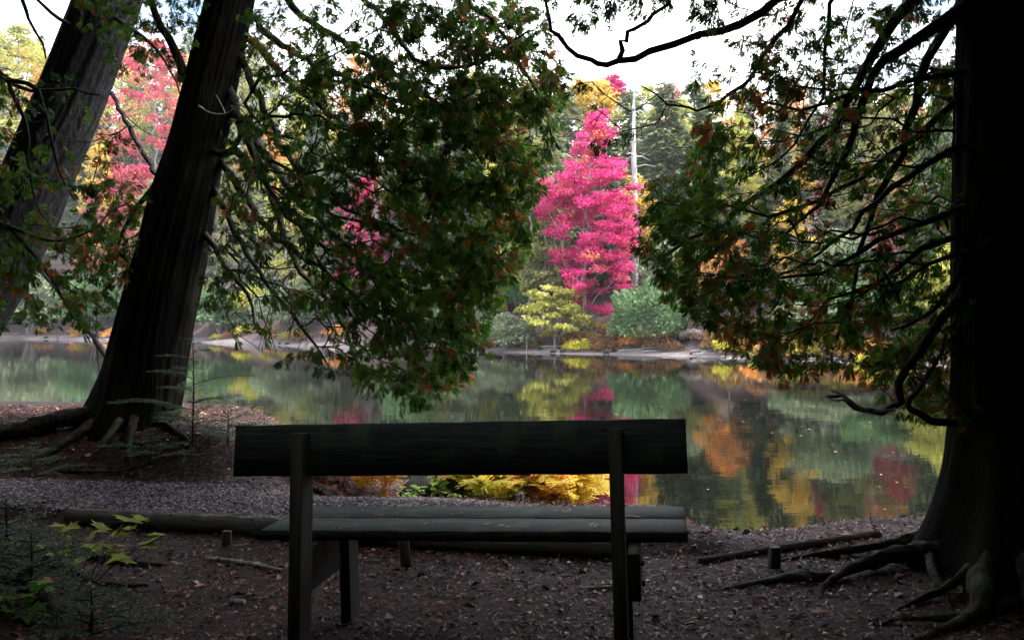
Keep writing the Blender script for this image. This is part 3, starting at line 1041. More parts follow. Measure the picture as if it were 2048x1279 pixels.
# --- the thick cedar filling the right edge
dR = 4.75
rt = [(2.93, dR, 0.0), (2.93, dR, 0.25), (2.92, dR, 0.6), (2.91, dR, 1.1), (2.9, dR, 1.8), (2.9, dR, 2.8), (2.9, dR, 4.2), (2.9, dR, 6.5), (2.9, dR, 9.5), (2.9, dR, 12.5)]
rr = [0.47, 0.45, 0.42, 0.405, 0.395, 0.39, 0.37, 0.3, 0.17, 0.02]
R_LIMBS = [
    L3((1950, 0, 4.75), (1840, 70, 4.9), (1769, 127, 5.0), (1734, 180, 5.1), (1700, 290, 5.2), (1640, 400, 5.3), (1560, 480, 5.4)),
    L3((1950, 140, 4.7), (1822, 165, 4.8), (1716, 190, 5.0), (1597, 218, 5.1), (1540, 204, 5.2), (1480, 170, 5.2)),
    L3((1720, -180, 5.0), (1607, 0, 5.1), (1555, 77, 5.2), (1505, 151, 5.2), (1463, 190, 5.2), (1400, 216, 5.2), (1335, 206, 5.2), (1280, 170, 5.2)),
    L3((1950, 262, 4.7), (1822, 257, 4.9), (1734, 239, 5.0), (1640, 260, 5.1)),
    L3((1950, 285, 4.7), (1822, 352, 4.8), (1752, 404, 4.9), (1700, 450, 5.0), (1640, 510, 5.1), (1550, 560, 5.2), (1470, 610, 5.3)),
    L3((1950, 405, 4.7), (1850, 443, 4.8), (1720, 500, 5.0), (1600, 560, 5.1), (1480, 560, 5.2), (1390, 600, 5.3)),
    L3((1950, 460, 4.7), (1842, 502, 4.8), (1756, 566, 4.9), (1662, 600, 5.0), (1580, 680, 5.1)),
    L3((1930, 570, 4.6), (1880, 645, 4.6), (1835, 710, 4.6), (1806, 765, 4.6), (1802, 800, 4.6), (1785, 816, 4.6), (1737, 823, 4.6), (1710, 810, 4.6), (1692, 795, 4.6), (1670, 800, 4.6), (1651, 793, 4.6)),
    L3((1940, 846, 4.6), (1880, 842, 4.6), (1840, 832, 4.6), (1808, 808, 4.6), (1830, 780, 4.6), (1868, 735, 4.6), (1890, 670, 4.6)),
    L3((1950, -160, 4.8), (1750, -90, 5.0), (1620, -40, 5.2), (1550, 5, 5.3), (1480, 40, 5.3), (1400, 70, 5.3), (1300, 106, 5.3), (1240, 122, 5.3), (1195, 129, 5.3), (1160, 112, 5.3), (1120, 75, 5.3), (1098, 40, 5.3), (1088, 0, 5.3), (1082, -60, 5.3)),
    L3((1950, -120, 4.8), (1800, 30, 5.0), (1700, 200, 5.2), (1600, 330, 5.4), (1480, 420, 5.6), (1380, 480, 5.7), (1300, 520, 5.8)),
    L3((1950, 170, 4.8), (1800, 300, 5.1), (1680, 380, 5.3), (1540, 430, 5.5), (1420, 405, 5.7), (1330, 400, 5.8)),
    L3((1950, -40, 4.8), (1860, 120, 5.0), (1800, 300, 5.1), (1740, 450, 5.2), (1700, 600, 5.3), (1690, 700, 5.3)),
    L3((1950, -200, 4.8), (1700, -60, 5.0), (1660, 60, 5.2), (1640, 200, 5.3), (1560, 320, 5.4), (1480, 360, 5.5)),
    L3((1930, 500, 4.6), (1890, 600, 4.7), (1840, 640, 4.8), (1780, 660, 4.8)),
]
MASS_R = [(1400, 90), (1480, 10), (1920, 0), (1925, 830), (1880, 838), (1800, 812), (1720, 752), (1650, 728), (1590, 742), (1515, 738), (1470, 708), (1428, 652), (1378, 608), (1305, 548), (1268, 478), (1285, 415), (1300, 365), (1390, 340), (1400, 200)]


def dens_right(x, y):
    d = 0.45 + 0.55 * sm((y - 330) / 250)
    d = np.where((x > 1560) & (y > 150) & (y < 480), 0.85, d)
    d = np.where((x > 1500) & (y <= 150), 0.85, d)
    d = np.where((x < 1560) & (y > 250), np.maximum(d, 0.8), d)
    hole = np.exp(-(((x - 1650) / 70) ** 2 + ((y - 690) / 45) ** 2))
    return np.clip(d - 0.8 * hole, 0.03, 1)


def fol_right(x, y):
    f = 0.1 + 0.62 * sm((1580 - x) / 230)
    f = np.maximum(f, sm((y - 500) / 190) * 0.68)
    f = np.maximum(f, np.where(y < 190, 0.36, 0))
    return np.clip(f, 0.14, 1.0)


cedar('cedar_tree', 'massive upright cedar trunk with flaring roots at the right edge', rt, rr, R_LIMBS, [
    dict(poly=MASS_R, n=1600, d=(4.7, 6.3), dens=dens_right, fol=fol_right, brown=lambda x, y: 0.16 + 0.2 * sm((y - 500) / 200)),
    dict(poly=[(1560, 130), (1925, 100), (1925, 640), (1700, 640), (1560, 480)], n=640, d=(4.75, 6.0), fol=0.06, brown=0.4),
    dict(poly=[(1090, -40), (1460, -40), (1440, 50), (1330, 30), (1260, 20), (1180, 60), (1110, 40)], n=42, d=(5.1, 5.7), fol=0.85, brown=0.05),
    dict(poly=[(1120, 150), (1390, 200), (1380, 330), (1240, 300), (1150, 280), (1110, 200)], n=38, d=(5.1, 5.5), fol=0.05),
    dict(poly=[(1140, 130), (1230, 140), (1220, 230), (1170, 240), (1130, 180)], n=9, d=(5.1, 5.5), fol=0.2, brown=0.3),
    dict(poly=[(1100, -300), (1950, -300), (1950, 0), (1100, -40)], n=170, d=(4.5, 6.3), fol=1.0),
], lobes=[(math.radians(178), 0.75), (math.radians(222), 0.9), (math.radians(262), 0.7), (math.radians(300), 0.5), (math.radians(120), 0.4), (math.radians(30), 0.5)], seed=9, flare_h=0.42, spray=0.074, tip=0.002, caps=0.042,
    limb_rs={0: 0.04, 9: 0.038, 10: 0.04, 12: 0.034, 7: 0.028, 8: 0.026, 1: 0.018, 3: 0.01}, limb_r=0.021,
    forks=[(9, 0.66, L3((1250, 110, 5.3), (1252, 85, 5.3), (1258, 66, 5.3), (1290, 42, 5.3), (1330, 18, 5.3), (1362, -10, 5.3), (1400, -60, 5.3)))],
    upper=((2.6, 4.6, 3.6), (2.4, 3.4, 12.5), 3.5, 3600))
cedar_right = [o for o in bpy.data.objects if o.name.startswith('cedar_tree')][-1]
for pts, r0, r1 in (
        ([(2.55, 4.6, 0.14), (2.2, 4.72, 0.08), (1.9, 4.66, 0.05), (1.65, 4.5, 0.02), (1.55, 4.35, 0.0)], 0.11, 0.035),
        ([(1.75, 4.6, 0.02), (1.5, 4.62, 0.02), (1.25, 4.55, 0.01), (0.95, 4.5, -0.005)], 0.05, 0.012),
        ([(2.3, 4.68, 0.06), (2.2, 4.45, 0.06), (2.17, 4.25, 0.03), (2.13, 4.1, 0.0)], 0.05, 0.03),
        ([(2.55, 4.45, 0.15), (2.32, 4.2, 0.1), (2.2, 4.0, 0.04), (1.9, 3.85, 0.0), (1.6, 3.7, 0.0)], 0.12, 0.03),
        ([(2.65, 4.35, 0.15), (2.45, 4.0, 0.07), (2.35, 3.75, 0.02), (2.2, 3.5, 0.0)], 0.13, 0.06),
        ([(2.5, 4.5, 0.08), (2.2, 4.3, 0.05), (2.0, 4.25, 0.02), (1.75, 4.2, 0.0)], 0.06, 0.015),
        ([(2.5, 4.9, 0.1), (2.15, 5.0, 0.05), (1.8, 5.05, 0.02), (1.5, 5.0, 0.0)], 0.07, 0.02),
        ([(2.45, 4.1, 0.03), (2.1, 3.95, 0.03), (1.85, 4.0, 0.02), (1.7, 3.95, 0)], 0.05, 0.02)):
    mb = MB()
    c, r = root_tube(pts, r0 * 0.62, r1 * 0.25, lift=-0.1)
    mb.tube(c, r, 12, jitter=0.22, rng=RNG)
    obj('root', mb.mesh('root', True), M['root'], cedar_right)

# dead grey end of the low branch on the right cedar, and the pale dead twigs on the left one
for root, limbs, rad in (
        (cedar_right, [L3((1737, 823, 4.57), (1712, 811, 4.55), (1694, 797, 4.55), (1672, 801, 4.55), (1651, 791, 4.55)), L3((1698, 801, 4.55), (1680, 787, 4.55), (1660, 780, 4.55)), L3((1790, 818, 4.58), (1760, 822, 4.57), (1737, 823, 4.57))], 0.011),
        (cedar_left, [L3((398, 212, 7.88), (420, 226, 7.8), (450, 228, 7.75), (470, 215, 7.7), (500, 200, 7.7)), L3((450, 228, 7.75), (440, 205, 7.7), (432, 190, 7.7)), L3((560, 190, 7.5), (620, 222, 7.4), (680, 225, 7.3), (760, 240, 7.2))], 0.011)):
    mb = MB()
    for l in limbs:
        c = spline(l, 0.04)
        mb.tube(c, np.linspace(rad, rad * 0.35, len(c)), 6, jitter=0.15, rng=RNG)
    obj('dead_twig', mb.mesh('dead_twig', True), M['dead_twig'], root)

# --- dead leaning stems between the two left trunks
def dead_stem(label, pts, r0, r1, twigs, seed, mat='dead_twig'):
    rng = np.random.default_rng(seed)
    t = thing('dead_tree', label, 'dead tree')
    c = spline(pts, 0.08)
    c[1:-1] += rng.normal(0, 0.008, (len(c) - 2, 3))
    mb = MB()
    mb.tube(c, np.linspace(r0, r1, len(c)), 9, jitter=0.1, rng=rng)
    obj('trunk', mb.mesh('dead_trunk', True), M[mat], t)
    for k in range(twigs):
        i = rng.integers(2, len(c) - 2)
        d = unit(unit(c[i + 1] - c[i]) * 0.5 + rng.normal(0, 0.5, 3))
        ln = rng.uniform(0.25, 0.8)
        q = spline([c[i], c[i] + d * ln * 0.5 + (0, 0, -0.05), c[i] + d * ln + (0, 0, 0.02)], 0.06)
        b = MB()
        b.tube(q, np.linspace(0.009, 0.003, len(q)), 5)
        obj('branch', b.mesh('dead_branch', True), M[mat], t)
    return t


dead_stem('bare grey dead cedar stem slanting between the two leaning left trunks', L3((150, 60, 10.2), (225, 190, 10.0), (262, 260, 9.9), (300, 330, 9.8), (345, 400, 9.7), (380, 470, 9.6), (330, 860, 9.3)), 0.022, 0.04, 16, 31, 'bark_grey')
dead_stem('thin pale dead pole slanting low behind the left edge trunk', L3((-40, 420, 11.5), (60, 520, 11.3), (90, 550, 11.2), (150, 620, 11.0), (260, 780, 10.8)), 0.03, 0.04, 4, 32, 'bark_grey')

# --- unseen wood behind and beside the photographer, built to shade the near bank
def unseen_cedar(label, x, y, h, r, seed, proto=None, low=0.3):
    rng = np.random.default_rng(seed)
    t = thing('cedar_tree', label, 'tree', (x, y, float(near_z(x, y)) - 0.05), 'unseen cedars of the wood behind the bench', rng.uniform(0, 6.28))
    if proto is None:
        tm = trunk_mesh('wood_trunk', [(0, 0, 0), (0.02, 0, 0.5), (0.1, 0.05, h * 0.4), (0.15, 0.1, h * 0.75), (0.15, 0.1, h)], [0.32, 0.27, 0.21, 0.12, 0.02], sides=28, step=0.3, lobes=[(0.5, 0.5), (2.4, 0.5), (4.6, 0.5)], flare_h=0.4, seed=seed)
        mb = MB()
        n = 6500
        tt = rng.random(n)
        zz = h * (low + (1 - low) * tt)
        rad = r * np.clip(1.25 - tt, 0.1, 1) * np.sqrt(rng.random(n)) * (0.8 + 0.3 * np.sin(tt * 30))
        an = rng.uniform(0, 6.283, n)
        pos = np.stack([rad * np.cos(an), rad * np.sin(an), zz - 0.1 * rad], -1)
        a = np.stack([np.cos(an), np.sin(an), np.full(n, -0.7)], -1) + rng.normal(0, 0.4, (n, 3))
        place_protos(mb, SPRAYS_LO, pos, a, np.stack([np.cos(an) * 0.2, np.sin(an) * 0.2, np.ones(n)], -1) + rng.normal(0, 0.5, (n, 3)), rng.uniform(0.45, 0.85, n), rng.uniform(0, 0.7, n), rng)
        bm = MB()
        for k in range(26):
            z0 = h * (low + 0.03 + (0.93 - low) * k / 26)
            aa = k * 2.4
            ln = r * (1.2 - k / 26) * 0.9
            q = spline([(0.1, 0.05, z0), (math.cos(aa) * ln * 0.5, math.sin(aa) * ln * 0.5, z0 - 0.1), (math.cos(aa) * ln, math.sin(aa) * ln, z0 - 0.2 * ln)], 0.4)
            bm.tube(q, np.linspace(0.05, 0.012, len(q)), 5)
        proto = (tm, bm.mesh('wood_limbs', True), mb.mesh('wood_crown'))
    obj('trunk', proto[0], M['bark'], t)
    obj('branch', proto[1], M['twig'], t)
    obj('crown', proto[2], M['cedar_leaf'], t, kind='stuff')
    return proto


wp = wq = None
for k, (x, y, h) in enumerate([(-2.6, -1.5, 13), (1.8, -2.4, 14), (5.2, 0.6, 13), (-6.4, 2.6, 13), (-4.6, -4.5, 14), (4.8, -5.2, 13), (0.0, -7.0, 14), (8.6, 4.0, 13), (-10.5, 4.8, 13), (-8.5, -1.5, 14), (9.0, -2.0, 14), (-1.0, -11.5, 14), (6.0, -10, 14), (-7, -9.5, 14), (13, 3.5, 13), (-15, 5.5, 13), (-8.2, 5.0, 14), (-5.2, 0.4, 14), (-9.5, 1.2, 14), (-6.5, -3.0, 15), (-3.2, -4.0, 15), (-10.8, 8.2, 13), (-14.5, 9.2, 13)]):  # cedars late in the list added to keep light off the left trunks
    p_ = unseen_cedar('unseen cedar of the dark wood shading the bench from behind and beside', x, y, h, 3.3, 40 + k, wp)
    wp = wp or p_
# lower, closer-clothed trees out of view further back, added to block low skylight
k = 0
for ring, n in ((11.5, 11), (16, 14), (22, 16)):
    for q in range(n):
        a = math.radians(172 + 196 * (q + 0.5 * (k % 2)) / (n - 1))
        x, y = ring * 1.15 * math.cos(a), ring * math.sin(a) + 1.0
        if y > 3.4 and abs(x) < 9:
            continue
        p_ = unseen_cedar('unseen dense cedar added deeper in the wood to block light behind the bench', x, y, 12, 3.0, 400 + k, wq, 0.04)
        wq = wq or p_
        k += 1

# ------------------------------------------------------------------ far shore: prototypes
def decid_proto(seed, h=12.0, w=5.0, z0=0.22, n_cl=110, per=60, leaf=0.17, spread=0.42, layered=0.0, power=0.5):
    """broadleaf tree: trunk, limbs grown to leaf clumps, leaves around the clumps"""
    rng = np.random.default_rng(seed)
    t = rng.random(n_cl) ** 0.9
    prof = np.sin(np.clip(t * 0.93 + 0.07, 0, 1) * math.pi) ** power * (1 - 0.25 * t)
    an = rng.uniform(0, 6.283, n_cl)
    rr = w / 2 * prof * np.sqrt(rng.uniform(0.12, 1, n_cl)) * (1 + 0.25 * np.sin(an * 3 + seed))
    z = h * (z0 + (1 - z0) * t)
    cl = np.stack([rr * np.cos(an), rr * np.sin(an), z], -1)
    return tree_from_clumps(rng, cl, h, per, leaf, spread, layered)


def tree_from_clumps(rng, cl, h, per, leaf, spread, layered, trunk_r=None, base=(0, 0, 0), tip=0.012):
    sk = Skeleton(rng)
    top = cl[cl[:, 2].argmax()]
    base = np.asarray(base, float)
    lean = top - base
    sk.add_limb([base, base + lean * 0.3 * [0.5, 0.5, 1], base + lean * 0.6 * [0.8, 0.8, 1], base + lean * 0.93], 0, step=0.5, wob=0.05)
    sk.grow(cl, bf=0.5, step=0.5, sag=0.0, wob=0.05, max_edge=30)
    rad = sk.radii(tip=tip, e=2.3, cap=trunk_r or h * 0.016)
    wood = [MB()]
    sk.tubes(rad, wood)
    n = len(cl) * per
    ci = np.repeat(np.arange(len(cl)), per)
    sp = spread * rng.uniform(0.7, 1.4, len(cl))[ci][:, None]
    off = unit(rng.normal(0, 1, (n, 3))) * (rng.random((n, 1)) ** 0.5) * sp * np.array([1.25, 1.25, 0.75 - 0.45 * layered])
    pos = cl[ci] + off
    nrm = off * 0.6 + rng.normal(0, 0.5, (n, 3)) + np.array([0, 0, 0.5])
    ax = rng.normal(0, 1, (n, 3)) * [1, 1, 0.5] + np.array([0, 0, -0.35])
    tint = np.clip(rng.normal(0.45, 0.27, len(cl))[ci] + rng.normal(0, 0.15, n), 0, 1)
    mb = MB()
    diamonds(mb, pos, ax, nrm, leaf * rng.uniform(0.7, 1.4, n), leaf * 0.42 * rng.uniform(0.7, 1.3, n), tint, 0.25)
    return wood[0].mesh('far_trunk', True), mb.mesh('far_crown')


def conifer_proto(seed, h=15.0, w=5.5, z0=0.08, n=8200, power=0.85, droop=0.35, gaps=0.35, leaf=0.42):
    rng = np.random.default_rng(seed)
    # boughs: each with its own length; needles hang along both sides
    nb = int(h * 11)
    tb = (np.arange(nb) + rng.random(nb)) / nb
    ab = np.arange(nb) * 2.399 + rng.normal(0, 0.4, nb)
    lb = w / 2 * ((1 - tb) ** power * 0.97 + 0.03) * rng.uniform(1 - gaps, 1.12, nb)
    wgt = lb + 0.15
    bi = rng.choice(nb, n, p=wgt / wgt.sum())
    u = rng.random(n) ** 0.6
    rad = lb[bi] * u
    an = ab[bi] + rng.normal(0, 0.2, n) * (0.4 + 0.6 * u)
    zc = h * (z0 + (1 - z0) * tb[bi])
    z = zc + lb[bi] * (-droop * u + 0.16 * u * u) - rng.random(n) * 0.22
    pos = np.stack([rad * np.cos(an), rad * np.sin(an), z], -1)
    ax = np.stack([np.cos(an), np.sin(an), np.full(n, -0.55)], -1) + rng.normal(0, 0.45, (n, 3))
    nrm = np.stack([0.35 * np.cos(an), 0.35 * np.sin(an), np.ones(n)], -1) + rng.normal(0, 0.35, (n, 3))
    tint = np.clip(rng.normal(0.4, 0.16, nb)[bi] + 0.2 * (u - 0.5) + rng.normal(0, 0.12, n), 0, 1)
    mb = MB()
    diamonds(mb, pos, ax, nrm, leaf * rng.uniform(0.6, 1.3, n), leaf * 0.2 * rng.uniform(0.7, 1.4, n), tint, 0.2)
    tk = MB()
    c = spline([(0, 0, -0.3), (0.05, 0, h * 0.4), (0, 0.05, h * 0.97)], 1.0)
    tk.tube(c, np.linspace(h * 0.014, 0.02, len(c)), 8, jitter=0.08, rng=rng)
    for b in range(0, nb, 3):
        zz = h * (z0 + (1 - z0) * tb[b])
        e = np.array([math.cos(ab[b]), math.sin(ab[b]), -droop * 0.8]) * lb[b] * 0.8
        tk.tube([(0, 0, zz), (e[0] * .5, e[1] * .5, zz + e[2] * 0.5), (e[0], e[1], zz + e[2])], [0.035, 0.022, 0.01], 4, cap=False)
    return tk.mesh('conifer_trunk', True), mb.mesh('conifer_crown')


def bush_proto(seed, h=3.6, w=4.0, n=6500, leaf=0.26):
    """round young cedar clothed to the ground"""
    rng = np.random.default_rng(seed)
    u = unit(rng.normal(0, 1, (n, 3)))
    u[:, 2] = np.abs(u[:, 2]) * 1.0 - 0.25 * (rng.random(n) < 0.4)
    u = unit(u)
    lump = 1 + 0.16 * np.sin(u[:, 0] * 6 + seed) * np.sin(u[:, 1] * 5 + 1) + 0.12 * np.sin(u[:, 2] * 9 + u[:, 0] * 4)
    r = lump * (0.55 + 0.45 * rng.random(n) ** 0.5)
    pos = u * r[:, None] * np.array([w / 2, w / 2, h * 0.62]) + np.array([0, 0, h * 0.38])
    pos[:, 2] = np.maximum(pos[:, 2], 0.02)
    ax = u * 0.8 + np.array([0, 0, 0.35]) + rng.normal(0, 0.5, (n, 3))
    nrm = rng.normal(0, 1, (n, 3)) * [1, 1, 0.4]
    tint = np.clip(0.45 + 0.3 * (r / lump - 0.8) + rng.normal(0, 0.17, n), 0, 1)
    mb = MB()
    diamonds(mb, pos, ax, nrm, leaf * rng.uniform(0.6, 1.4, n), leaf * 0.3 * rng.uniform(0.7, 1.3, n), tint, 0.2)
    tk = MB()
    for k in range(6):
        a = k * 1.05 + rng.uniform(0, 0.5)
        tk.tube([(0.05 * math.cos(a), 0.05 * math.sin(a), -0.1), (0.4 * math.cos(a), 0.4 * math.sin(a), h * 0.4), (w * 0.25 * math.cos(a), w * 0.25 * math.sin(a), h * 0.8)], [0.07, 0.045, 0.012], 5)
    return tk.mesh('bush_stems', True), mb.mesh('bush_crown')


DEC = [decid_proto(101, 12, 5.5), decid_proto(102, 13, 6.5, power=0.6), decid_proto(103, 11, 6.0, z0=0.3), decid_proto(104, 14, 5.0, power=0.45)]
CON = [conifer_proto(111), conifer_proto(112, w=6.5, power=0.7, gaps=0.5), conifer_proto(113, w=4.6, power=1.0), conifer_proto(114, w=5.8, power=0.6, droop=0.2, gaps=0.55)]
BUSH = [bush_proto(121), bush_proto(122, 3.2, 4.4), bush_proto(123, 4.4, 3.8)]


def far_tree(name, label, cat, proto, mat, px, d, top, width=None, group=None, rz=None, bark='far_bark', sink=0.1, base_z=None):
    """stand a tree at picture column px, distance d; its top reaches picture row 'top'"""
    x = (px - CX) / F * d
    zb = (float(far_z(x, d)) if base_z is None else base_z) - sink
    zt = H - (top - CY) / F * d
    ph = max(v.co.z for v in proto[1].vertices) if not hasattr(far_tree, 'h') or id(proto) not in far_tree.h else far_tree.h[id(proto)]
    if not hasattr(far_tree, 'h'):
        far_tree.h = {}
    far_tree.h[id(proto)] = ph
    s = (zt - zb) / ph
    t = thing(name, label, cat, (x, d, zb), group, RNG.uniform(0, 6.28) if rz is None else rz)
    sx = s
    if width is not None:
        pw = far_tree.w.get(id(proto)) if hasattr(far_tree, 'w') else None
        if pw is None:
            co = np.zeros(len(proto[1].vertices) * 3, np.float32)
            proto[1].vertices.foreach_get('co', co)
            pw = float(np.percentile(np.abs(co.reshape(-1, 3)[:, 0]), 97) * 2)
            if not hasattr(far_tree, 'w'):
                far_tree.w = {}
            far_tree.w[id(proto)] = pw
        sx = (width / F * d) / pw
    t.scale = (sx, sx, s)
    o = obj('trunk', proto[0], M[bark], t)
    c = obj('crown', proto[1], M[mat], t, kind='stuff')
    own_mat(c, M[mat])
    return t


# --- the crimson maple, its crown shaped from the outline of the tree in the picture
def maple(label, outline, px_base, d, base_z, n_cl, per, mat, depth, seed, leaf=0.15, spread=0.5, layered=0.5, trunk_r=0.2, dens=None):
    rng = np.random.default_rng(seed)
    q = sample_poly(outline, n_cl, rng, dens)
    x = (q[:, 0] - CX) / F * d
    z = H - (q[:, 1] - CY) / F * d
    bx = (px_base - CX) / F * d
    y = rng.normal(0, depth, n_cl)
    cl = np.stack([x - bx, y, z - base_z], -1)
    tk, cr = tree_from_clumps(rng, cl, cl[:, 2].max(), per, leaf, spread, layered, trunk_r=trunk_r)
    t = thing('maple_tree', label, 'tree', (bx, d, base_z))
    obj('trunk', tk, M['far_bark'], t)
    obj('crown', cr, M[mat], t, kind='stuff')
    return t


D_M = 51.5
maple('tall crimson maple with grey trunk on the far shore, right of centre', [(1190, 225), (1212, 250), (1228, 300), (1245, 345), (1262, 400), (1272, 450), (1262, 520), (1240, 560), (1245, 600), (1220, 622), (1185, 628), (1160, 600), (1130, 560), (1115, 510), (1098, 455), (1085, 420), (1075, 395), (1052, 382), (1058, 355), (1100, 352), (1135, 335), (1155, 290), (1168, 250)],
      1168, D_M, float(far_z((1168 - CX) / F * D_M, D_M)) - 0.1, 420, 100, 'pink', 1.4, 201, leaf=0.145, spread=0.42, dens=lambda x, y: np.clip(0.6 + 2.4 * vnoise(x / 26, y / 19, 3), 0.04, 1))
maple('low yellow-green layered tree under the crimson maple', [(1085, 560), (1120, 570), (1150, 600), (1175, 625), (1165, 650), (1120, 668), (1085, 655), (1050, 640), (1045, 610), (1060, 580)],
      1110, 50.3, float(far_z((1110 - CX) / F * 50.3, 50.3)) - 0.1, 70, 70, 'lime', 0.8, 202, leaf=0.19, spread=0.38, layered=0.9, trunk_r=0.07)
maple('pale yellow-green slender tree left of the crimson maple', [(1085, 440), (1120, 460), (1125, 520), (1100, 570), (1060, 580), (1040, 540), (1060, 480)],
      1085, 53.5, float(far_z((1085 - CX) / F * 53.5, 53.5)) - 0.1, 60, 70, 'olive', 0.9, 203, leaf=0.2, spread=0.5, layered=0.6, trunk_r=0.08)
maple('yellow tree showing behind the right side of the crimson maple', [(1262, 350), (1290, 370), (1300, 430), (1285, 490), (1255, 500), (1250, 400)],
      1272, 55.0, float(far_z((1272 - CX) / F * 55, 55.0)) - 0.1, 60, 70, 'yellow', 0.9, 204, leaf=0.2, spread=0.5, trunk_r=0.09)
maple('golden yellow crown above and behind the crimson maple', [(1150, 170), (1190, 165), (1225, 190), (1222, 230), (1190, 250), (1150, 240), (1135, 205)],
      1180, 72.0, float(far_z((1180 - CX) / F * 72, 72.0)) - 0.1, 60, 90, 'yellow', 1.4, 205, leaf=0.26, spread=0.8, trunk_r=0.16)
maple('small red crown peeping above the golden one', [(1205, 158), (1235, 165), (1245, 195), (1225, 205), (1205, 185)],
      1225, 78.0, float(far_z((1225 - CX) / F * 78, 78.0)) - 0.1, 40, 80, 'pink', 1.2, 206, leaf=0.26, spread=0.6, trunk_r=0.14)

# --- other trees and bushes that can be picked out, front row
spots = [
    ('cedar_bush', 'rounded green cedar bush at the water, right of the crimson maple', 'bush', BUSH[0], 'bush', 1296, 48.6, 552, 140),
    ('cedar_bush', 'pale green rounded bush on the far shore, left of the yellow-green tree', 'bush', BUSH[1], 'bush_pale', 1010, 51.6, 622, 105),
    ('cedar_bush', 'tall green cedar bush behind the rounded one at the water', 'bush', BUSH[2], 'bush_pale', 1345, 52.0, 470, 120),
    ('cedar_bush', 'pale green bush on the far beach behind the right cedar foliage', 'bush', BUSH[1], 'bush_pale', 1650, 42.5, 590, 190),
    ('cedar_bush', 'green bush at the far right of the opposite beach', 'bush', BUSH[0], 'bush', 1830, 41.0, 540, 200),
    ('cedar_bush', 'pale leafy bush at the far left of the opposite shore', 'bush', BUSH[0], 'bush_pale', 60, 90, 520, 190),
    ('cedar_bush', 'green leafy bush between the two left trunks on the opposite shore', 'bush', BUSH[2], 'bush', 190, 86, 540, 130),
    ('cedar_bush', 'green shore bush just right of the leaning cedar trunk', 'bush', BUSH[1], 'bush', 440, 75.5, 570, 150),
    ('cedar_bush', 'pale shore bush behind the hanging foliage, left of centre', 'bush', BUSH[0], 'bush_pale', 590, 68, 560, 150),
    ('cedar_bush', 'green shore bush behind the hanging foliage, near centre', 'bush', BUSH[2], 'bush', 840, 57.5, 540, 150),
    ('cedar_bush', 'pale bush left of the pale rounded one on the far shore', 'bush', BUSH[1], 'bush_pale', 930, 55.5, 590, 110),
    ('maple_tree', 'crimson tree glowing through the hanging cedar foliage, left of centre', 'tree', DEC[3], 'pink', 735, 63.5, 350, 130),
    ('maple_tree', 'big rose-red maple high on the hill between the two left trunks', 'tree', DEC[1], 'rose', 310, 108, 75, 190),
    ('maple_tree', 'rose-red tree low between the two left trunks', 'tree', DEC[0], 'rose', 285, 94, 330, 170),
    ('broadleaf_tree', 'pale yellow-green tree at the top left corner', 'tree', DEC[1], 'lime', 40, 112, 45, 200),
    ('broadleaf_tree', 'yellow tree glimpsed right of the left edge trunk', 'tree', DEC[0], 'yellow', 195, 99, 285, 80),
    ('broadleaf_tree', 'orange-yellow tree behind the right cedar foliage, beside the round bush', 'tree', DEC[2], 'orange', 1460, 48.0, 470, 130),
    ('broadleaf_tree', 'tall yellow tree behind the right cedar foliage', 'tree', DEC[3], 'yellow', 1585, 46.0, 395, 95),
    ('maple_tree', 'crimson tree near the right cedar trunk, across the water', 'tree', DEC[0], 'rose', 1800, 46.0, 420, 105),
    ('conifer_tree', 'dark conifer between the orange and the yellow tree', 'tree', CON[2], 'conifer_dark', 1528, 47.5, 380, 120),
    ('conifer_tree', 'hazy grey-green conifer just right of the bleached snag', 'tree', CON[0], 'conifer', 1330, 60.0, 165, 190),
    ('conifer_tree', 'grey-green conifer left of the crimson maple crown', 'tree', CON[1], 'conifer', 1095, 59.0, 215, 170),
    ('conifer_tree', 'grey-green conifer straight behind the crimson maple', 'tree', CON[2], 'conifer', 1215, 58.5, 250, 150),
    ('conifer_tree', 'pale conifer filling the gap just behind the bleached snag', 'tree', CON[3], 'conifer', 1262, 66.0, 178, 150),
    ('broadleaf_tree', 'yellow-green tree behind the snag, on the skyline', 'tree', DEC[2], 'lime', 1296, 72.0, 168, 130),
    ('conifer_tree', 'pale conifer on the skyline right of the snag, behind the hazy one', 'tree', CON[1], 'conifer', 1388, 69.0, 160, 170),
    ('conifer_tree', 'pale conifer on the skyline above the left side of the maple', 'tree', CON[1], 'conifer', 1128, 68.0, 165, 160),
    ('broadleaf_tree', 'olive tree on the skyline left of the golden crown', 'tree', DEC[0], 'olive', 1062, 70.0, 150, 150),
    ('conifer_tree', 'pale conifer right of the hazy one beside the snag', 'tree', CON[3], 'conifer', 1410, 58.0, 215, 170),
]
for nm, lb, ct, pr, mt, px, d, top, w in spots:
    far_tree(nm, lb, ct, pr, mt, px, d, top, w)

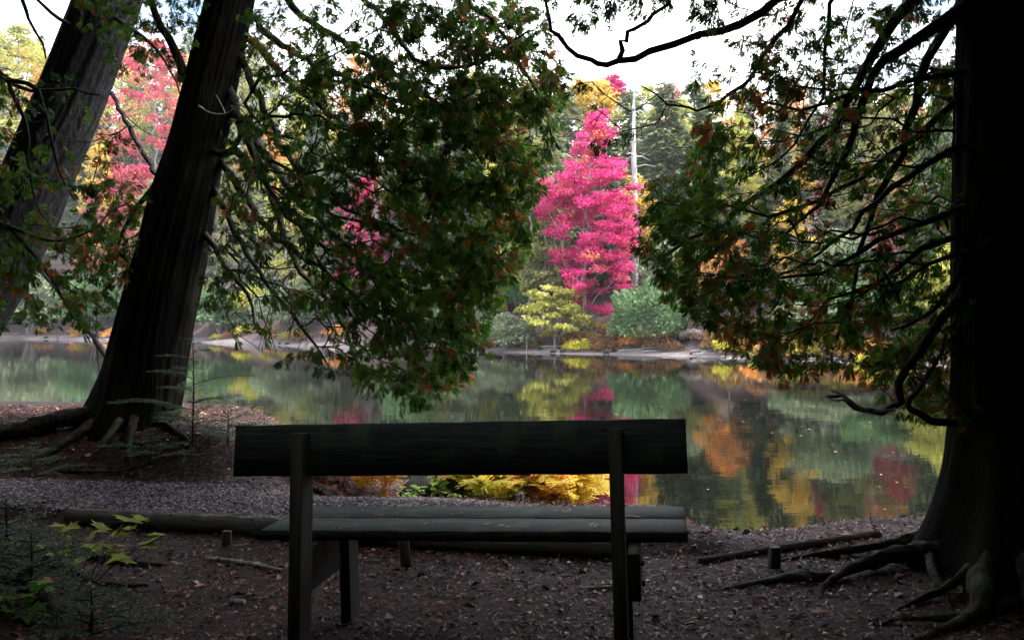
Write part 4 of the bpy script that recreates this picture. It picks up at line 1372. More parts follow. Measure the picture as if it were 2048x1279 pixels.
# coloured crowns along the skyline at the right
for px, d, top, w, mt, lb in ((1340, 80, 165, 90, 'rose', 'rose tree on the skyline right of the snag'), (1420, 78, 160, 120, 'yellow', 'yellow tree on the skyline behind the right cedar, leftmost of the bright ones'),
                              (1500, 76, 175, 120, 'orange', 'orange tree on the skyline behind the right cedar foliage'), (1590, 74, 170, 130, 'orange', 'amber tree on the skyline, second to the right of the yellow one'),
                              (1690, 70, 190, 130, 'rose', 'red tree on the skyline behind the right cedar branches'), (1790, 68, 180, 130, 'orange', 'orange tree on the skyline close to the right trunk'),
                              (1880, 66, 200, 120, 'lime', 'yellow-green tree on the skyline beside the right trunk'), (1560, 60, 300, 120, 'yellow', 'golden tree half way up the hill behind the right cedar'),
                              (1680, 57, 330, 120, 'rose', 'reddish tree half way up the hill behind the right cedar'), (1760, 56, 300, 110, 'orange', 'orange tree half way up the hill near the right trunk'),
                              (620, 100, 150, 150, 'lime', 'yellow-green tree high on the hill above the hanging foliage'), (540, 96, 260, 120, 'orange', 'orange tree on the hill right of the leaning trunk'),
                              (850, 88, 190, 140, 'yellow', 'yellow tree on the hill seen through the hanging foliage'), (470, 100, 110, 150, 'olive', 'olive tree high on the hill right of the leaning trunk'),
                              (130, 118, 90, 130, 'orange', 'orange-topped tree behind the left edge trunk')):
    far_tree('broadleaf_tree', lb, 'tree', DEC[int(px) % 4], mt, px, d, top, w, 'bright autumn trees of the far wood')

# the rest of the wood on the far hillside
rng = np.random.default_rng(77)
row_s = [7, 12, 18, 26, 36, 48, 62]
for ri, s0 in enumerate(row_s):
    for px in np.concatenate([np.arange(-260, 2320, 118 - ri * 5), np.arange(-100, 620, 90) if ri >= 3 else np.zeros(0)]):
        px = px + rng.uniform(-35, 35)
        x = (px - CX) / F * 70.0
        for _ in range(6):
            d = float(shore_y(x)) + s0 + rng.uniform(-2, 2)
            x = (px - CX) / F * d
        if ri < 3 and (1060 < px < 1400) or ri < 2 and (1395 < px < 1640 or 1750 < px < 1850 or 680 < px < 790):
            continue
        u = rng.random()
        left = px < 420
        if u < 0.52:
            pr, mt, nm, lb = CON[rng.integers(0, 4)], ('conifer' if rng.random() < 0.72 else 'conifer_dark'), 'conifer_tree', 'grey-green conifer standing in the wood on the far hillside'
            hh = rng.uniform(11, 17)
            gp = 'conifers of the far wood'
        elif u < 0.86:
            pr, mt, nm, lb = DEC[rng.integers(0, 4)], ('olive' if rng.random() < 0.5 else 'lime'), 'broadleaf_tree', 'olive-green broadleaf tree standing in the wood on the far hillside'
            hh = rng.uniform(9, 14)
            gp = 'green broadleaf trees of the far wood'
        else:
            pr, mt, nm, lb = DEC[rng.integers(0, 4)], ('orange' if rng.random() < 0.55 else 'yellow'), 'broadleaf_tree', 'orange or yellow tree dotted among the conifers of the far wood'
            hh = rng.uniform(8, 12)
            gp = 'autumn trees dotted in the far wood'
        zb = float(far_z(x, d))
        top = CY - F * (zb + hh - H) / d
        # keep the skyline where the picture has it
        lim = np.interp(px, [-200, 0, 250, 420, 700, 1000, 1150, 1300, 1500, 1900, 2300], [10, 40, 60, 50, 70, 125, 165, 170, 165, 160, 150]) + rng.uniform(0, 40)
        top = max(top, lim) if ri < 4 or rng.random() < 0.35 else lim + rng.uniform(0, 45)
        zone = ['left of the grey leaning trunk', 'between the two leaning trunks', 'right of the leaning cedar', 'behind the hanging foliage', 'behind the crimson maple', 'right of the bleached snag', 'behind the right cedar branches', 'beside the right cedar trunk'][int(np.searchsorted([110, 330, 560, 1040, 1260, 1450, 1760], px))]
        tier = ('close to the shore', 'low on the hill', 'low on the hill', 'half way up', 'half way up', 'high on the hill', 'on the skyline')[ri]
        tone = {'conifer': 'grey-green conifer', 'conifer_dark': 'dark conifer', 'olive': 'olive broadleaf tree', 'lime': 'yellow-green broadleaf tree', 'orange': 'orange tree', 'yellow': 'yellow tree'}[mt]
        far_tree(nm, '%s %s in the wood, %s' % (tone, tier, zone), 'tree', pr, mt, px, d, top, None, gp)

# young cedars and leafy undergrowth along the foot of the hill
for k in range(46):
    px = -120 + k * 48 + rng.uniform(-18, 18)
    if 1040 < px < 1375 or 1400 < px < 1640 or 1760 < px < 1840 or 690 < px < 780:
        continue
    x = (px - CX) / F * 55
    for _ in range(5):
        d = float(shore_y(x)) + rng.uniform(4.5, 8.5)
        x = (px - CX) / F * d
    zb = float(far_z(x, d))
    hh = rng.uniform(2.2, 4.6)
    mt = ('bush', 'bush_pale', 'olive', 'lime')[rng.integers(0, 4)]
    zone = ['left of the grey leaning trunk', 'between the two leaning trunks', 'right of the leaning cedar', 'behind the hanging foliage', 'right of the round cedar bush', 'behind the right cedar branches', 'beside the right cedar trunk'][int(np.searchsorted([110, 330, 560, 1050, 1500, 1760], px))]
    far_tree('cedar_bush', '%s %s bush below the far wood, %s' % ('tall' if hh > 3.4 else 'low', {'bush': 'green', 'bush_pale': 'pale green', 'olive': 'olive', 'lime': 'yellow-green'}[mt], zone), 'bush', BUSH[k % 3], mt, px, d, CY - F * (zb + hh - H) / d, None, 'undergrowth at the foot of the far wood')

# --- the bleached snag
def snag():
    d = 53.6
    x = (1268 - CX) / F * d
    zb = float(far_z(x, d))
    t = thing('dead_tree', 'tall bleached dead snag standing above the round bush', 'dead tree', (x, d, zb))
    rng = np.random.default_rng(5)
    zt = H - (165 - CY) / F * d - zb
    c = spline([(0, 0, -0.2), (0.08, 0, zt * 0.35), (-0.02, 0, zt * 0.7), (0.02, 0, zt)], 0.3)
    c[:, :2] += rng.normal(0, 0.012, (len(c), 2))
    mb = MB()
    mb.tube(c, np.interp(np.linspace(0, 1, len(c)), [0, 0.6, 1], [0.24, 0.17, 0.05]), 9, jitter=0.12, rng=rng)
    obj('trunk', mb.mesh('snag_trunk', True), M['snag'], t)
    for k in range(13):
        z = zt * rng.uniform(0.5, 0.98)
        a = rng.uniform(0, 6.28)
        ln = rng.uniform(0.4, 1.5)
        b = MB()
        b.tube([(0.05 * math.cos(a), 0.05 * math.sin(a), z), (ln * 0.5 * math.cos(a), ln * 0.5 * math.sin(a), z + 0.1), (ln * math.cos(a), ln * math.sin(a), z - 0.1)], [0.045, 0.03, 0.012], 5)
        obj('branch', b.mesh('snag_branch', True), M['snag'], t)


snag()

# --- ferns, driftwood and a fallen stump on the far beach
def low_fern_proto(seed):
    rng = np.random.default_rng(seed)
    mb = MB()
    n = 420
    a = rng.uniform(0, 6.28, n)
    r = np.sqrt(rng.random(n)) * 0.75
    z = 0.12 + 0.6 * (1 - (r / 0.75) ** 2) * rng.random(n) ** 0.5
    pos = np.stack([r * np.cos(a), r * np.sin(a), z], -1)
    ax = np.stack([np.cos(a), np.sin(a), rng.uniform(-0.4, 0.6, n)], -1) + rng.normal(0, 0.4, (n, 3))
    diamonds(mb, pos, ax, rng.normal(0, 0.5, (n, 3)) + [0, 0, 1], rng.uniform(0.14, 0.3, n), rng.uniform(0.03, 0.07, n), rng.random(n), 0.2)
    for k in range(7):
        b = rng.uniform(0, 6.28)
        mb.tube([(0, 0, -0.05), (0.2 * math.cos(b), 0.2 * math.sin(b), 0.35), (0.5 * math.cos(b), 0.5 * math.sin(b), 0.5)], [0.012, 0.009, 0.005], 4, tint=0.3)
    return mb.mesh('low_fern')


LF = [low_fern_proto(k) for k in range(3)]
rng = np.random.default_rng(15)
for k in range(110):
    px = rng.uniform(960, 1780) if k < 80 else rng.uniform(60, 700)
    x = (px - CX) / F * 50
    for _ in range(5):
        d = float(shore_y(x)) + rng.uniform(1.5, 4.6)
        x = (px - CX) / F * d
    o = obj('fern', LF[k % 3], M['fern_orange'])
    mt = ('fern_orange', 'fern_rust', 'fern_rust', 'fern_green', 'fern_green')[rng.integers(0, 5)]
    own_mat(o, M[mt])
    o.location = (x, d, float(far_z(x, d)) - 0.02)
    s = rng.uniform(0.55, 1.15)
    o.scale = (s * 1.2, s * 1.2, s)
    o.rotation_euler = (0, 0, rng.uniform(0, 6.28))
    zone = ['left of the leaning cedar', 'right of the leaning cedar', 'near the pale bushes', 'at the foot of the crimson maple', 'in front of the round cedar bush', 'right of the round cedar bush', 'behind the right cedar foliage'][int(np.searchsorted([330, 980, 1100, 1225, 1370, 1520], px))]
    tag(o, 'low %s fern on the far beach %s' % ({'fern_orange': 'orange', 'fern_rust': 'rust-brown', 'fern_green': 'yellow-green'}[mt], zone), 'fern', 'ferns along the far beach')

for k in range(26):
    px = rng.uniform(980, 1760) if k < 19 else rng.uniform(0, 640)
    x = (px - CX) / F * 50
    for _ in range(5):
        d = float(shore_y(x)) + rng.uniform(0.4, 2.2)
        x = (px - CX) / F * d
    ln = rng.uniform(0.5, 2.2)
    a = rng.normal(0, 0.35)
    z = float(far_z(x, d))
    mb = MB()
    q = spline([(-ln / 2, 0, 0.02), (0, rng.normal(0, 0.08), 0.05), (ln / 2, rng.normal(0, 0.1), 0.03 + 0.12 * rng.random())], 0.2)
    mb.tube(q, np.linspace(0.035, 0.014, len(q)), 6)
    o = obj('driftwood_stick', mb.mesh('driftwood_stick', True), M['driftwood'])
    o.location = (x, d, z)
    o.rotation_euler = (0, 0, a)
    zone = ['left of the leaning cedar', 'right of the leaning cedar', 'left of the maple', 'below the maple', 'below the round cedar bush', 'right of the round cedar bush', 'behind the right cedar foliage'][int(np.searchsorted([330, 960, 1130, 1225, 1370, 1520], px))]
    tag(o, '%s pale stick lying on the far beach %s' % ('long' if ln > 1.3 else 'short', zone), 'driftwood', 'driftwood on the far beach')

for px, up in ((1052, 0.75), (1190, 1.0), (1183, 0.8)):
    d = float(shore_y((px - CX) / F * 50)) + (0.5 if px == 1052 else 3.4)
    x = (px - CX) / F * d
    mb = MB()
    q = spline([(0, 0, -0.1), (0.05, 0, up * 0.5), (0.02 + 0.1 * (px == 1190), 0, up)], 0.1)
    mb.tube(q, np.linspace(0.03, 0.012, len(q)), 6)
    o = obj('dead_stick', mb.mesh('dead_stick', True), M['driftwood'])
    o.location = (x, d, float(far_z(x, d)))
    tag(o, {1052: 'thin pale stick standing upright at the far waterline', 1190: 'crooked pale stick right beside the maple trunk', 1183: 'short pale stick nearest the maple trunk'}[px], 'stick')

d = 47.8
x = (1385 - CX) / F * d
st_ = thing('fallen_stump', 'grey uprooted stump with a white root on the far beach', 'stump', (x, d, float(far_z(x, d))))
mb = MB()
mb.tube(spline([(-0.6, 0.4, 0.3), (0, 0, 0.42), (0.5, -0.2, 0.3)], 0.1), 0.26, 9, jitter=0.2, rng=rng)
obj('trunk', mb.mesh('stump_body', True), M['far_bark'], st_)
for k in range(7):
    b = MB()
    a = rng.uniform(-1.2, 1.2)
    b.tube(spline([(0.4, -0.15, 0.35), (0.75, -0.3 + 0.2 * a, 0.45 + 0.35 * math.cos(k)), (1.05, -0.3 + 0.4 * a, 0.05 + 0.2 * math.cos(k))], 0.1), 0.04, 6)
    obj('root', b.mesh('stump_root', True), M['driftwood'] if k % 2 else M['far_bark'], st_)

# ------------------------------------------------------------------ near ground details
def log_thing(name, label, cat, pts, r0, r1, mat, seed, lift=0.7, group=None, zoff=0.0, knots=3, cut=True):
    rng = np.random.default_rng(seed)
    a, b = np.array(pts[0]), np.array(pts[-1])
    c = spline([(p[0], p[1], 0) for p in pts], 0.05)
    c[:, 2] = near_z(c[:, 0], c[:, 1])
    # a stiff log lies on the high spots
    k = np.polyfit(np.arange(len(c)), c[:, 2], 1)
    c[:, 2] = np.polyval(k, np.arange(len(c))) + np.linspace(r0, r1, len(c)) * lift + zoff
    c[1:-1] += rng.normal(0, min(r0, r1) * 0.06, (len(c) - 2, 3))
    ctr = c.mean(0)
    dirx = unit(c[-1] - c[0])
    ang = math.atan2(dirx[1], dirx[0])
    Rz = np.array([[math.cos(-ang), -math.sin(-ang), 0], [math.sin(-ang), math.cos(-ang), 0], [0, 0, 1]])
    cl = (c - ctr) @ Rz.T
    mb = MB()
    mb.tube(cl, np.linspace(r0, r1, len(c)), 14, jitter=0.07, rng=rng)
    t = thing(name, label, cat, ctr, group, ang)
    body = obj('log_body' if r0 > 0.03 else 'stick_body', mb.mesh(name + '_body', True), M[mat], t)
    for q in range(knots):
        i = rng.integers(1, len(cl) - 1)
        aa = rng.uniform(0.3, 2.6)
        nrm = np.array([0.2, math.cos(aa), math.sin(aa)])
        kb = MB()
        rr_ = r0 * 0.9
        kb.tube([cl[i] + nrm * rr_ * 0.6, cl[i] + nrm * rr_ * 1.12, cl[i] + nrm * rr_ * 1.25], [r0 * 0.34, r0 * 0.26, r0 * 0.16], 8, jitter=0.1, rng=rng)
        obj('knot', kb.mesh('knot', True), M[mat], t)
    return t


log_thing('edging_log', 'long dark log edging the path left of the bench', 'log', [(-3.1, 5.98), (-2.5, 5.82), (-1.68, 5.62)], 0.06, 0.065, 'log', 51)
log_thing('edging_log', 'log edging the path behind the left end of the bench seat', 'log', [(-1.66, 5.56), (-1.2, 5.5), (-0.95, 5.44)], 0.078, 0.07, 'log', 52)
log_thing('edging_log', 'weathered log edging the path, seen under the middle of the bench seat', 'log', [(-0.97, 5.4), (-0.2, 5.25), (0.76, 5.08)], 0.088, 0.07, 'log', 53, knots=4)
log_thing('edging_log', 'reddish rotten log edging the path toward the right cedar roots', 'log', [(1.1, 4.98), (1.7, 5.2), (2.32, 5.4)], 0.026, 0.036, 'rotten', 54, lift=0.3)


def stake(label, px, py_top, d, h, w, tilt):
    b = P(px, py_top, d)
    t = MB()
    t.box((0, 0, 0), (0, 0, 1), (1, 0, 0), (0, 1, 0), h, w, w * 0.7, 0.005)
    o = obj('wooden_stake', t.mesh('wooden_stake'), M['post'])
    o.location = b + np.array([0, 0, -h / 2])
    o.rotation_euler = (0.04, tilt, 0.2)
    tag(o, label, 'stake')
    return o


stake('short square stake holding the edging log under the bench seat', 812, 1072, 4.9, 0.34, 0.06, -0.1)
stake('dark stub of a stake against the log left of the bench', 452, 1060, 5.35, 0.32, 0.055, 0.05)
stake('small grey stake by the rotten log right of the bench', 1549, 1092, 4.85, 0.3, 0.06, 0.0)

log_thing('birch_stick', 'long pale birch stick lying left of the bench', 'stick', [tuple(P(417, 1100, 5.02)[:2]), tuple(P(490, 1112, 4.95)[:2]), tuple(P(572, 1130, 4.8)[:2])], 0.013, 0.011, 'birch', 61, lift=1.2, knots=2)
log_thing('birch_stick', 'pale stick behind the right bench post', 'stick', [tuple(P(1158, 1176, 4.45)[:2]), tuple(P(1200, 1171, 4.48)[:2]), tuple(P(1238, 1167, 4.5)[:2])], 0.009, 0.01, 'birch', 62, lift=1.2, knots=1)
log_thing('birch_log', 'stubby piece of birch on the ground left of the bench post', 'log', [tuple(P(460, 1199, 4.3)[:2]), tuple(P(490, 1197, 4.3)[:2])], 0.017, 0.015, 'birch', 63, lift=0.5, knots=0)
log_thing('dark_branch', 'dark fallen branch in front of the yellow-green sapling', 'branch', [tuple(P(180, 1085, 4.9)[:2]), tuple(P(250, 1100, 4.85)[:2]), tuple(P(335, 1108, 4.9)[:2])], 0.035, 0.012, 'root', 64, lift=0.8)
log_thing('dark_branch', 'dark branch lying on the ground at the lower left', 'branch', [tuple(P(90, 1120, 4.5)[:2]), tuple(P(190, 1172, 4.35)[:2]), tuple(P(295, 1182, 4.45)[:2])], 0.03, 0.008, 'root', 65, lift=0.8)
log_thing('dark_branch', 'thick mossy branch beside the foreground seedlings at the left edge', 'branch', [tuple(P(-60, 1060, 4.3)[:2]), tuple(P(60, 1130, 4.05)[:2]), tuple(P(120, 1220, 3.8)[:2])], 0.06, 0.03, 'root', 66, lift=0.8)
log_thing('dark_branch', 'short dark branch at the edge of the path, left of the ferns', 'branch', [tuple(P(610, 975, 7.4)[:2]), tuple(P(645, 978, 7.3)[:2]), tuple(P(685, 992, 7.2)[:2])], 0.04, 0.02, 'root', 67, lift=1.0)

# boulder by the water
bm = MB()
nth, nph = 28, 14
th = np.linspace(0, 2 * math.pi, nth, endpoint=False)
ph = np.linspace(0.02, math.pi * 0.62, nph)
T, Q = np.meshgrid(th, ph)
rb = 1 + 0.22 * vnoise(np.cos(T) * 2 + 5, np.sin(T) * 2 + Q * 1.6, 3) + 0.08 * vnoise(np.cos(T) * 6, np.sin(T) * 6 + Q * 5, 4)
v = np.stack([rb * np.sin(Q) * np.cos(T) * 0.36, rb * np.sin(Q) * np.sin(T) * 0.3, rb * np.cos(Q) * 0.27], -1).reshape(-1, 3)
i = np.arange(nph - 1)[:, None] * nth
j = np.arange(nth)[None]
bm.add(v, np.stack([i + j, i + nth + j, i + nth + (j + 1) % nth, i + (j + 1) % nth], -1).reshape(-1, 4))
bm.add(np.vstack([v[:nth], v[:nth].mean(0) + [0, 0, 0.01]]), np.array([(k, (k + 1) % nth, nth) for k in range(nth)]))
bo = obj('boulder', bm.mesh('boulder', True), M['stone'])
bp_ = P(872, 978, 8.15)
bo.location = (bp_[0], bp_[1], bp_[2] - 0.13)
tag(bo, 'dark rounded boulder at the water behind the bench', 'boulder')
for px, py, d, s, lb in ((843, 1146, 4.75, 0.022, 'small pale stone on the litter under the bench seat'), (1440, 1035, 6.2, 0.05, 'small dark stone on the brink right of the bench'), (903, 1008, 7.3, 0.045, 'small black stone just above the far seat plank')):
    so = obj('stone', bo.data, M['stone'])
    p = P(px, py, d)
    so.location = (p[0], p[1], float(near_z(p[0], p[1])))
    so.scale = (s / 0.3,) * 3
    so.rotation_euler = (0, 0, px)
    tag(so, lb, 'stone')


rng = np.random.default_rng(88)
for k in range(22):
    px = rng.uniform(960, 1760) if k < 16 else rng.uniform(0, 600)
    x = (px - CX) / F * 50
    for _ in range(5):
        d = float(shore_y(x)) + rng.uniform(0.2, 2.0)
        x = (px - CX) / F * d
    so = obj('stone', bo.data, M['stone'])
    so.location = (x, d, float(far_z(x, d)))
    q = rng.uniform(0.25, 0.7)
    so.scale = (q * 1.2, q, q)
    so.rotation_euler = (0, 0, rng.uniform(0, 6))
    zone = ['left of the leaning cedar', 'right of the leaning cedar', 'left of the maple', 'below the maple', 'below the round cedar bush', 'right of the round cedar bush', 'behind the right cedar foliage'][int(np.searchsorted([330, 960, 1130, 1225, 1370, 1520], px))]
    tag(so, '%s grey stone on the far beach %s' % ('large' if q > 0.48 else 'small', zone), 'stone', 'stones on the far beach')


# --- ferns at the near water's edge
def frond_proto(seed, ln=0.5, pairs=15):
    rng = np.random.default_rng(seed)
    mb = MB()
    t = np.linspace(0, 1, 12)
    c = np.stack([0.03 * np.sin(t * 3) * rng.normal(), t * ln * 0.85, 0.8 * ln * np.sin(t * 2.0) * 0.9], -1)
    mb.tube(c, np.linspace(0.004, 0.0012, 12), 4, tint=0.15, cap=False)
    for k in range(pairs):
        u = 0.2 + 0.78 * k / pairs
        p = np.array([np.interp(u, t, c[:, q]) for q in range(3)])
        tg = unit(np.array([np.interp(min(u + 0.05, 1), t, c[:, q]) for q in range(3)]) - p)
        for s in (-1, 1):
            l_ = ln * 0.32 * math.sin(math.pi * (0.12 + 0.86 * (1 - u)) ** 0.8) * rng.uniform(0.8, 1.15)
            d = unit(np.array([s * 1.0, 0, 0]) + tg * 0.45 + np.array([0, 0, rng.uniform(-0.35, 0.05)]))
            nn = unit(np.cross(d, tg)) * -s
            # pinna: a stepped blade, three kites along it
            for w in range(3):
                q = kite(p + d * l_ * w * 0.3, d, nn, l_ * 0.42, l_ * (0.13 - 0.03 * w), 0.004)
                mb.add(q, np.arange(4)[None], np.clip(0.5 + rng.normal(0, 0.2), 0, 1))
    return mb.mesh('fern_frond')


FR = [frond_proto(k) for k in range(4)]


def fern(label, px, py, d, n, size, mat, seed, mix=None):
    rng = np.random.default_rng(seed)
    p = P(px, py, d)
    z = float(near_z(p[0], p[1]))
    t = thing('fern', label, 'fern', (p[0], p[1], z), 'autumn ferns behind the bench')
    for k in range(n):
        o = obj('frond', FR[k % 4], M[mat], t)
        own_mat(o, M[mix if mix and rng.random() < 0.35 else mat])
        o.rotation_euler = (rng.uniform(-0.15, 0.75), rng.normal(0, 0.25), k * 6.283 / n + rng.uniform(-0.3, 0.3))
        s = size * rng.uniform(0.7, 1.2)
        o.scale = (s, s, s)
        o.location = (rng.normal(0, 0.03), rng.normal(0, 0.03), -0.01)
    return t


fern('orange fern clump seen under the left part of the backboard', 720, 985, 8.16, 21, 0.99, 'fern_orange', 71)
fern('small peach fern left of the orange clump', 690, 985, 8.25, 13, 0.82, 'fern_orange', 72)
fern('yellow-green fern right of the boulder', 985, 985, 8.13, 21, 1.00, 'fern_green', 74, 'fern_yellow')
fern('tall yellow fern behind the middle of the bench', 1060, 990, 8.03, 24, 1.00, 'fern_yellow', 75, 'fern_green')
fern('golden fern with orange fronds below the crimson reflection', 1110, 1000, 7.86, 21, 0.99, 'fern_yellow', 76, 'fern_orange')
fern('small golden fern nearest the right bench post', 1165, 1008, 7.75, 12, 0.73, 'fern_yellow', 77)
fern('orange fern low between the yellow ones', 1075, 1010, 7.80, 13, 0.70, 'fern_orange', 78)
fern('yellow-green fern behind the boulder', 935, 975, 8.41, 16, 0.94, 'fern_green', 79)
fern('pale fern at the foot of the mound left of the orange clump', 655, 975, 8.36, 12, 0.82, 'fern_orange', 80)

fern('apricot fern between the bench post and the orange clump', 645, 990, 7.95, 18, 0.85, 'fern_orange', 181, 'fern_yellow')
fern('amber fern just right of the orange clump', 765, 992, 8.0, 18, 0.85, 'fern_orange', 182, 'fern_yellow')
fern('golden fern right behind the boulder edge', 955, 990, 7.9, 20, 0.95, 'fern_yellow', 183, 'fern_green')
fern('full yellow fern clump left of the tall yellow one', 1015, 1000, 7.7, 22, 0.9, 'fern_yellow', 184, 'fern_green')
fern('orange and yellow fern under the crimson reflection', 1095, 1005, 7.6, 20, 0.85, 'fern_orange', 185, 'fern_yellow')
fern('last yellow fern before the open water, left of the right post', 1145, 1010, 7.5, 16, 0.75, 'fern_yellow', 186)

# --- leafy herbs, each leaf its own piece
def oval_leaf(seed, ln=1.0, w=0.32, lobed=False):
    rng = np.random.default_rng(seed)
    mb = MB()
    if lobed:
        out = [(0, 0), (0.18, 0.05), (0.5, 0.02), (0.33, 0.22), (0.62, 0.5), (0.3, 0.48), (0.22, 0.62), (0, 1.0)]
    else:
        out = [(0, 0), (w * 0.6, 0.18), (w, 0.45), (w * 0.75, 0.72), (0, 1.0)]
    L = out[1:-1]
    mid = [(0, y) for _, y in L]
    for s in (-1, 1):
        v = [(0, 0, 0)] + [(s * x, y, 0.12 * x - 0.15 * y * y) for x, y in L] + [(0, 1.0, -0.17)]
        m_ = [(0, y, -0.02 - 0.15 * y * y) for x, y in sorted(L, key=lambda q: q[1])]
        c = np.array([0, 0.45, -0.05])
        vv = np.vstack([np.array(v), c[None]])
        f = [(k, k + 1, len(v)) for k in range(len(v) - 1)]
        f = f if s > 0 else [q[::-1] for q in f]
        mb.add(vv * ln, np.array(f), rng.uniform(0.3, 0.7))
    return mb.mesh('leaf')


OV = [oval_leaf(k) for k in range(3)]
LB = [oval_leaf(k, lobed=True) for k in range(3)]


def herb(name, label, cat, px, py, d, stems, hgt, leaf, protos, mat, seed, spread=0.12, group=None, top_only=False, lean=(0, 0)):
    rng = np.random.default_rng(seed)
    p = P(px, py, d)
    t = thing(name, label, cat, (p[0], p[1], float(near_z(p[0], p[1]))), group)
    for s in range(stems):
        b = rng.normal(0, spread * 0.4, 2)
        e = b + rng.normal(0, spread, 2) + np.array(lean)
        hh = hgt * rng.uniform(0.7, 1.15)
        c = spline([(b[0], b[1], -0.02), ((b[0] + e[0]) / 2, (b[1] + e[1]) / 2, hh * 0.6), (e[0], e[1], hh)], 0.04)
        mb = MB()
        mb.tube(c, np.linspace(0.005, 0.002, len(c)), 5)
        obj('stem', mb.mesh('stem'), M['stem'], t)
        nl = rng.integers(5, 9)
        for k in range(nl):
            i = int(np.clip((0.45 if top_only else 0.25) * len(c) + k / nl * len(c) * 0.75, 0, len(c) - 1))
            o = obj('leaf', protos[k % len(protos)], M[mat], t)
            own_mat(o, M[mat])
            o.location = c[i]
            o.rotation_euler = (rng.uniform(-0.3, 0.5), rng.normal(0, 0.35), rng.uniform(0, 6.28))
            q = leaf * rng.uniform(0.6, 1.2)
            o.scale = (q, q, q)
    return t


herb('leafy_herb', 'bright green oval-leaved plant in front of the boulder', 'plant', 880, 985, 7.8, 5, 0.32, 0.1, OV, 'herb', 91, 0.1)
herb('leafy_herb', 'low green weeds left of the oval-leaved plant', 'plant', 830, 995, 7.7, 7, 0.14, 0.06, OV, 'herb', 92, 0.16)
herb('leafy_herb', 'green weeds between the oval-leaved plant and the ferns', 'plant', 940, 1000, 7.8, 9, 0.18, 0.06, OV, 'herb', 93, 0.16)
herb('leafy_herb', 'low green weeds under the yellow-green fern', 'plant', 1010, 1005, 7.7, 8, 0.16, 0.06, OV, 'herb', 94, 0.14)
herb('maple_sapling', 'yellow-green maple sapling on the ground left of the bench', 'sapling', 185, 1130, 4.35, 4, 0.26, 0.105, LB, 'sapling_leaf', 95, 0.16, lean=(0.02, 0.05), top_only=True)
herb('maple_sapling', 'small yellow-green sapling behind the other one at the left', 'sapling', 120, 1090, 4.5, 2, 0.22, 0.1, LB, 'sapling_leaf', 96, 0.12, top_only=True)
herb('leafy_herb', 'green seedling in the bottom left corner', 'plant', 25, 1262, 3.75, 3, 0.16, 0.1, LB, 'herb', 97, 0.08)

for k, (px, py) in enumerate([(1018, 985), (1040, 992), (1072, 1000), (1095, 1003), (1108, 992), (1128, 1008), (1056, 1010)]):
    p = P(px, py + 12, 7.6)
    z = float(near_z(p[0], p[1]))
    t = thing('aster_flower', 'small white aster flower among the ferns', 'flower', (p[0], p[1], z), 'white asters among the ferns')
    hh = P(px, py - 8, 7.6)[2] - z
    mb = MB()
    mb.tube([(0, 0, 0), (0.01, 0, hh * 0.5), (0, 0, hh)], 0.002, 4)
    obj('stem', mb.mesh('stem'), M['stem'], t)
    for s in range(3):
        pm = MB()
        for a in np.linspace(0, 6.283, 9)[:-1]:
            dd = np.array([math.cos(a), math.sin(a) * 0.6, 0.5 + 0.3 * math.sin(a)])
            pm.add(kite(np.array([0.02 * (s - 1), 0.01 * s, hh + 0.008 * s]), unit(dd), np.array([0, -1, 0.3]), 0.014, 0.003), np.arange(4)[None], 0.5)
        obj('petal', pm.mesh('petals'), M['petal'], t)


# --- hemlock saplings: flat feathery boughs
def hemlock(label, px, py, d, h, n_b, reach, seed, group=None):
    rng = np.random.default_rng(seed)
    p = P(px, py, d)
    t = thing('hemlock_sapling', label, 'sapling', (p[0], p[1], float(near_z(p[0], p[1])) - 0.02), group)
    mb = MB()
    c = spline([(0, 0, 0), (0.01, 0, h * 0.5), (0.0, 0.01, h)], 0.08)
    mb.tube(c, np.linspace(0.011, 0.003, len(c)), 6)
    obj('stem', mb.mesh('hemlock_stem', True), M['twig'], t)
    for k in range(n_b):
        u = (k + 0.5) / n_b
        a = k * 2.4 + rng.uniform(-0.4, 0.4)
        ln = reach * (1.05 - u) * rng.uniform(0.6, 1.1) + 0.06
        b0 = np.array([0, 0, h * (0.06 + 0.92 * u)])
        dr = np.array([math.cos(a), math.sin(a), 0.25])
        q = spline([b0, b0 + dr * ln * 0.5, b0 + dr * ln * [1, 1, 0.5]], 0.03)
        b = MB()
        b.tube(q, np.linspace(0.004, 0.0012, len(q)), 4, cap=False, tint=0.1)
        lf = MB()
        for i in range(2, len(q)):
            for s in (-1, 1):
                sd = unit(np.cross(dr, [0, 0, 1])) * s
                tl = ln * 0.3 * (1.1 - i / len(q)) * rng.uniform(0.5, 1.2) + 0.02
                e = q[i] + (sd + unit(dr) * 0.6) * tl
                mm = max(2, int(tl / 0.012))
                pos = q[i] + (e - q[i]) * np.linspace(0, 1, mm)[:, None]
                for ss in (-1, 1):
                    ax = unit(np.cross(e - q[i], [0, 0, 1]))[None] * ss + unit(e - q[i])[None] * 0.4 + rng.normal(0, 0.3, (mm, 3))
                    diamonds(lf, pos, ax, np.tile([0, -0.6, 1.0], (mm, 1)) + rng.normal(0, 0.5, (mm, 3)), rng.uniform(0.016, 0.026, mm), np.full(mm, 0.0042), np.clip(rng.normal(0.5, 0.2, mm), 0, 1))
        br = obj('branch', b.mesh('hemlock_branch'), M['twig'], t)
        if lf.n:
            obj('needles', lf.mesh('hemlock_needles'), M['hemlock'], br, kind='stuff')
    return t


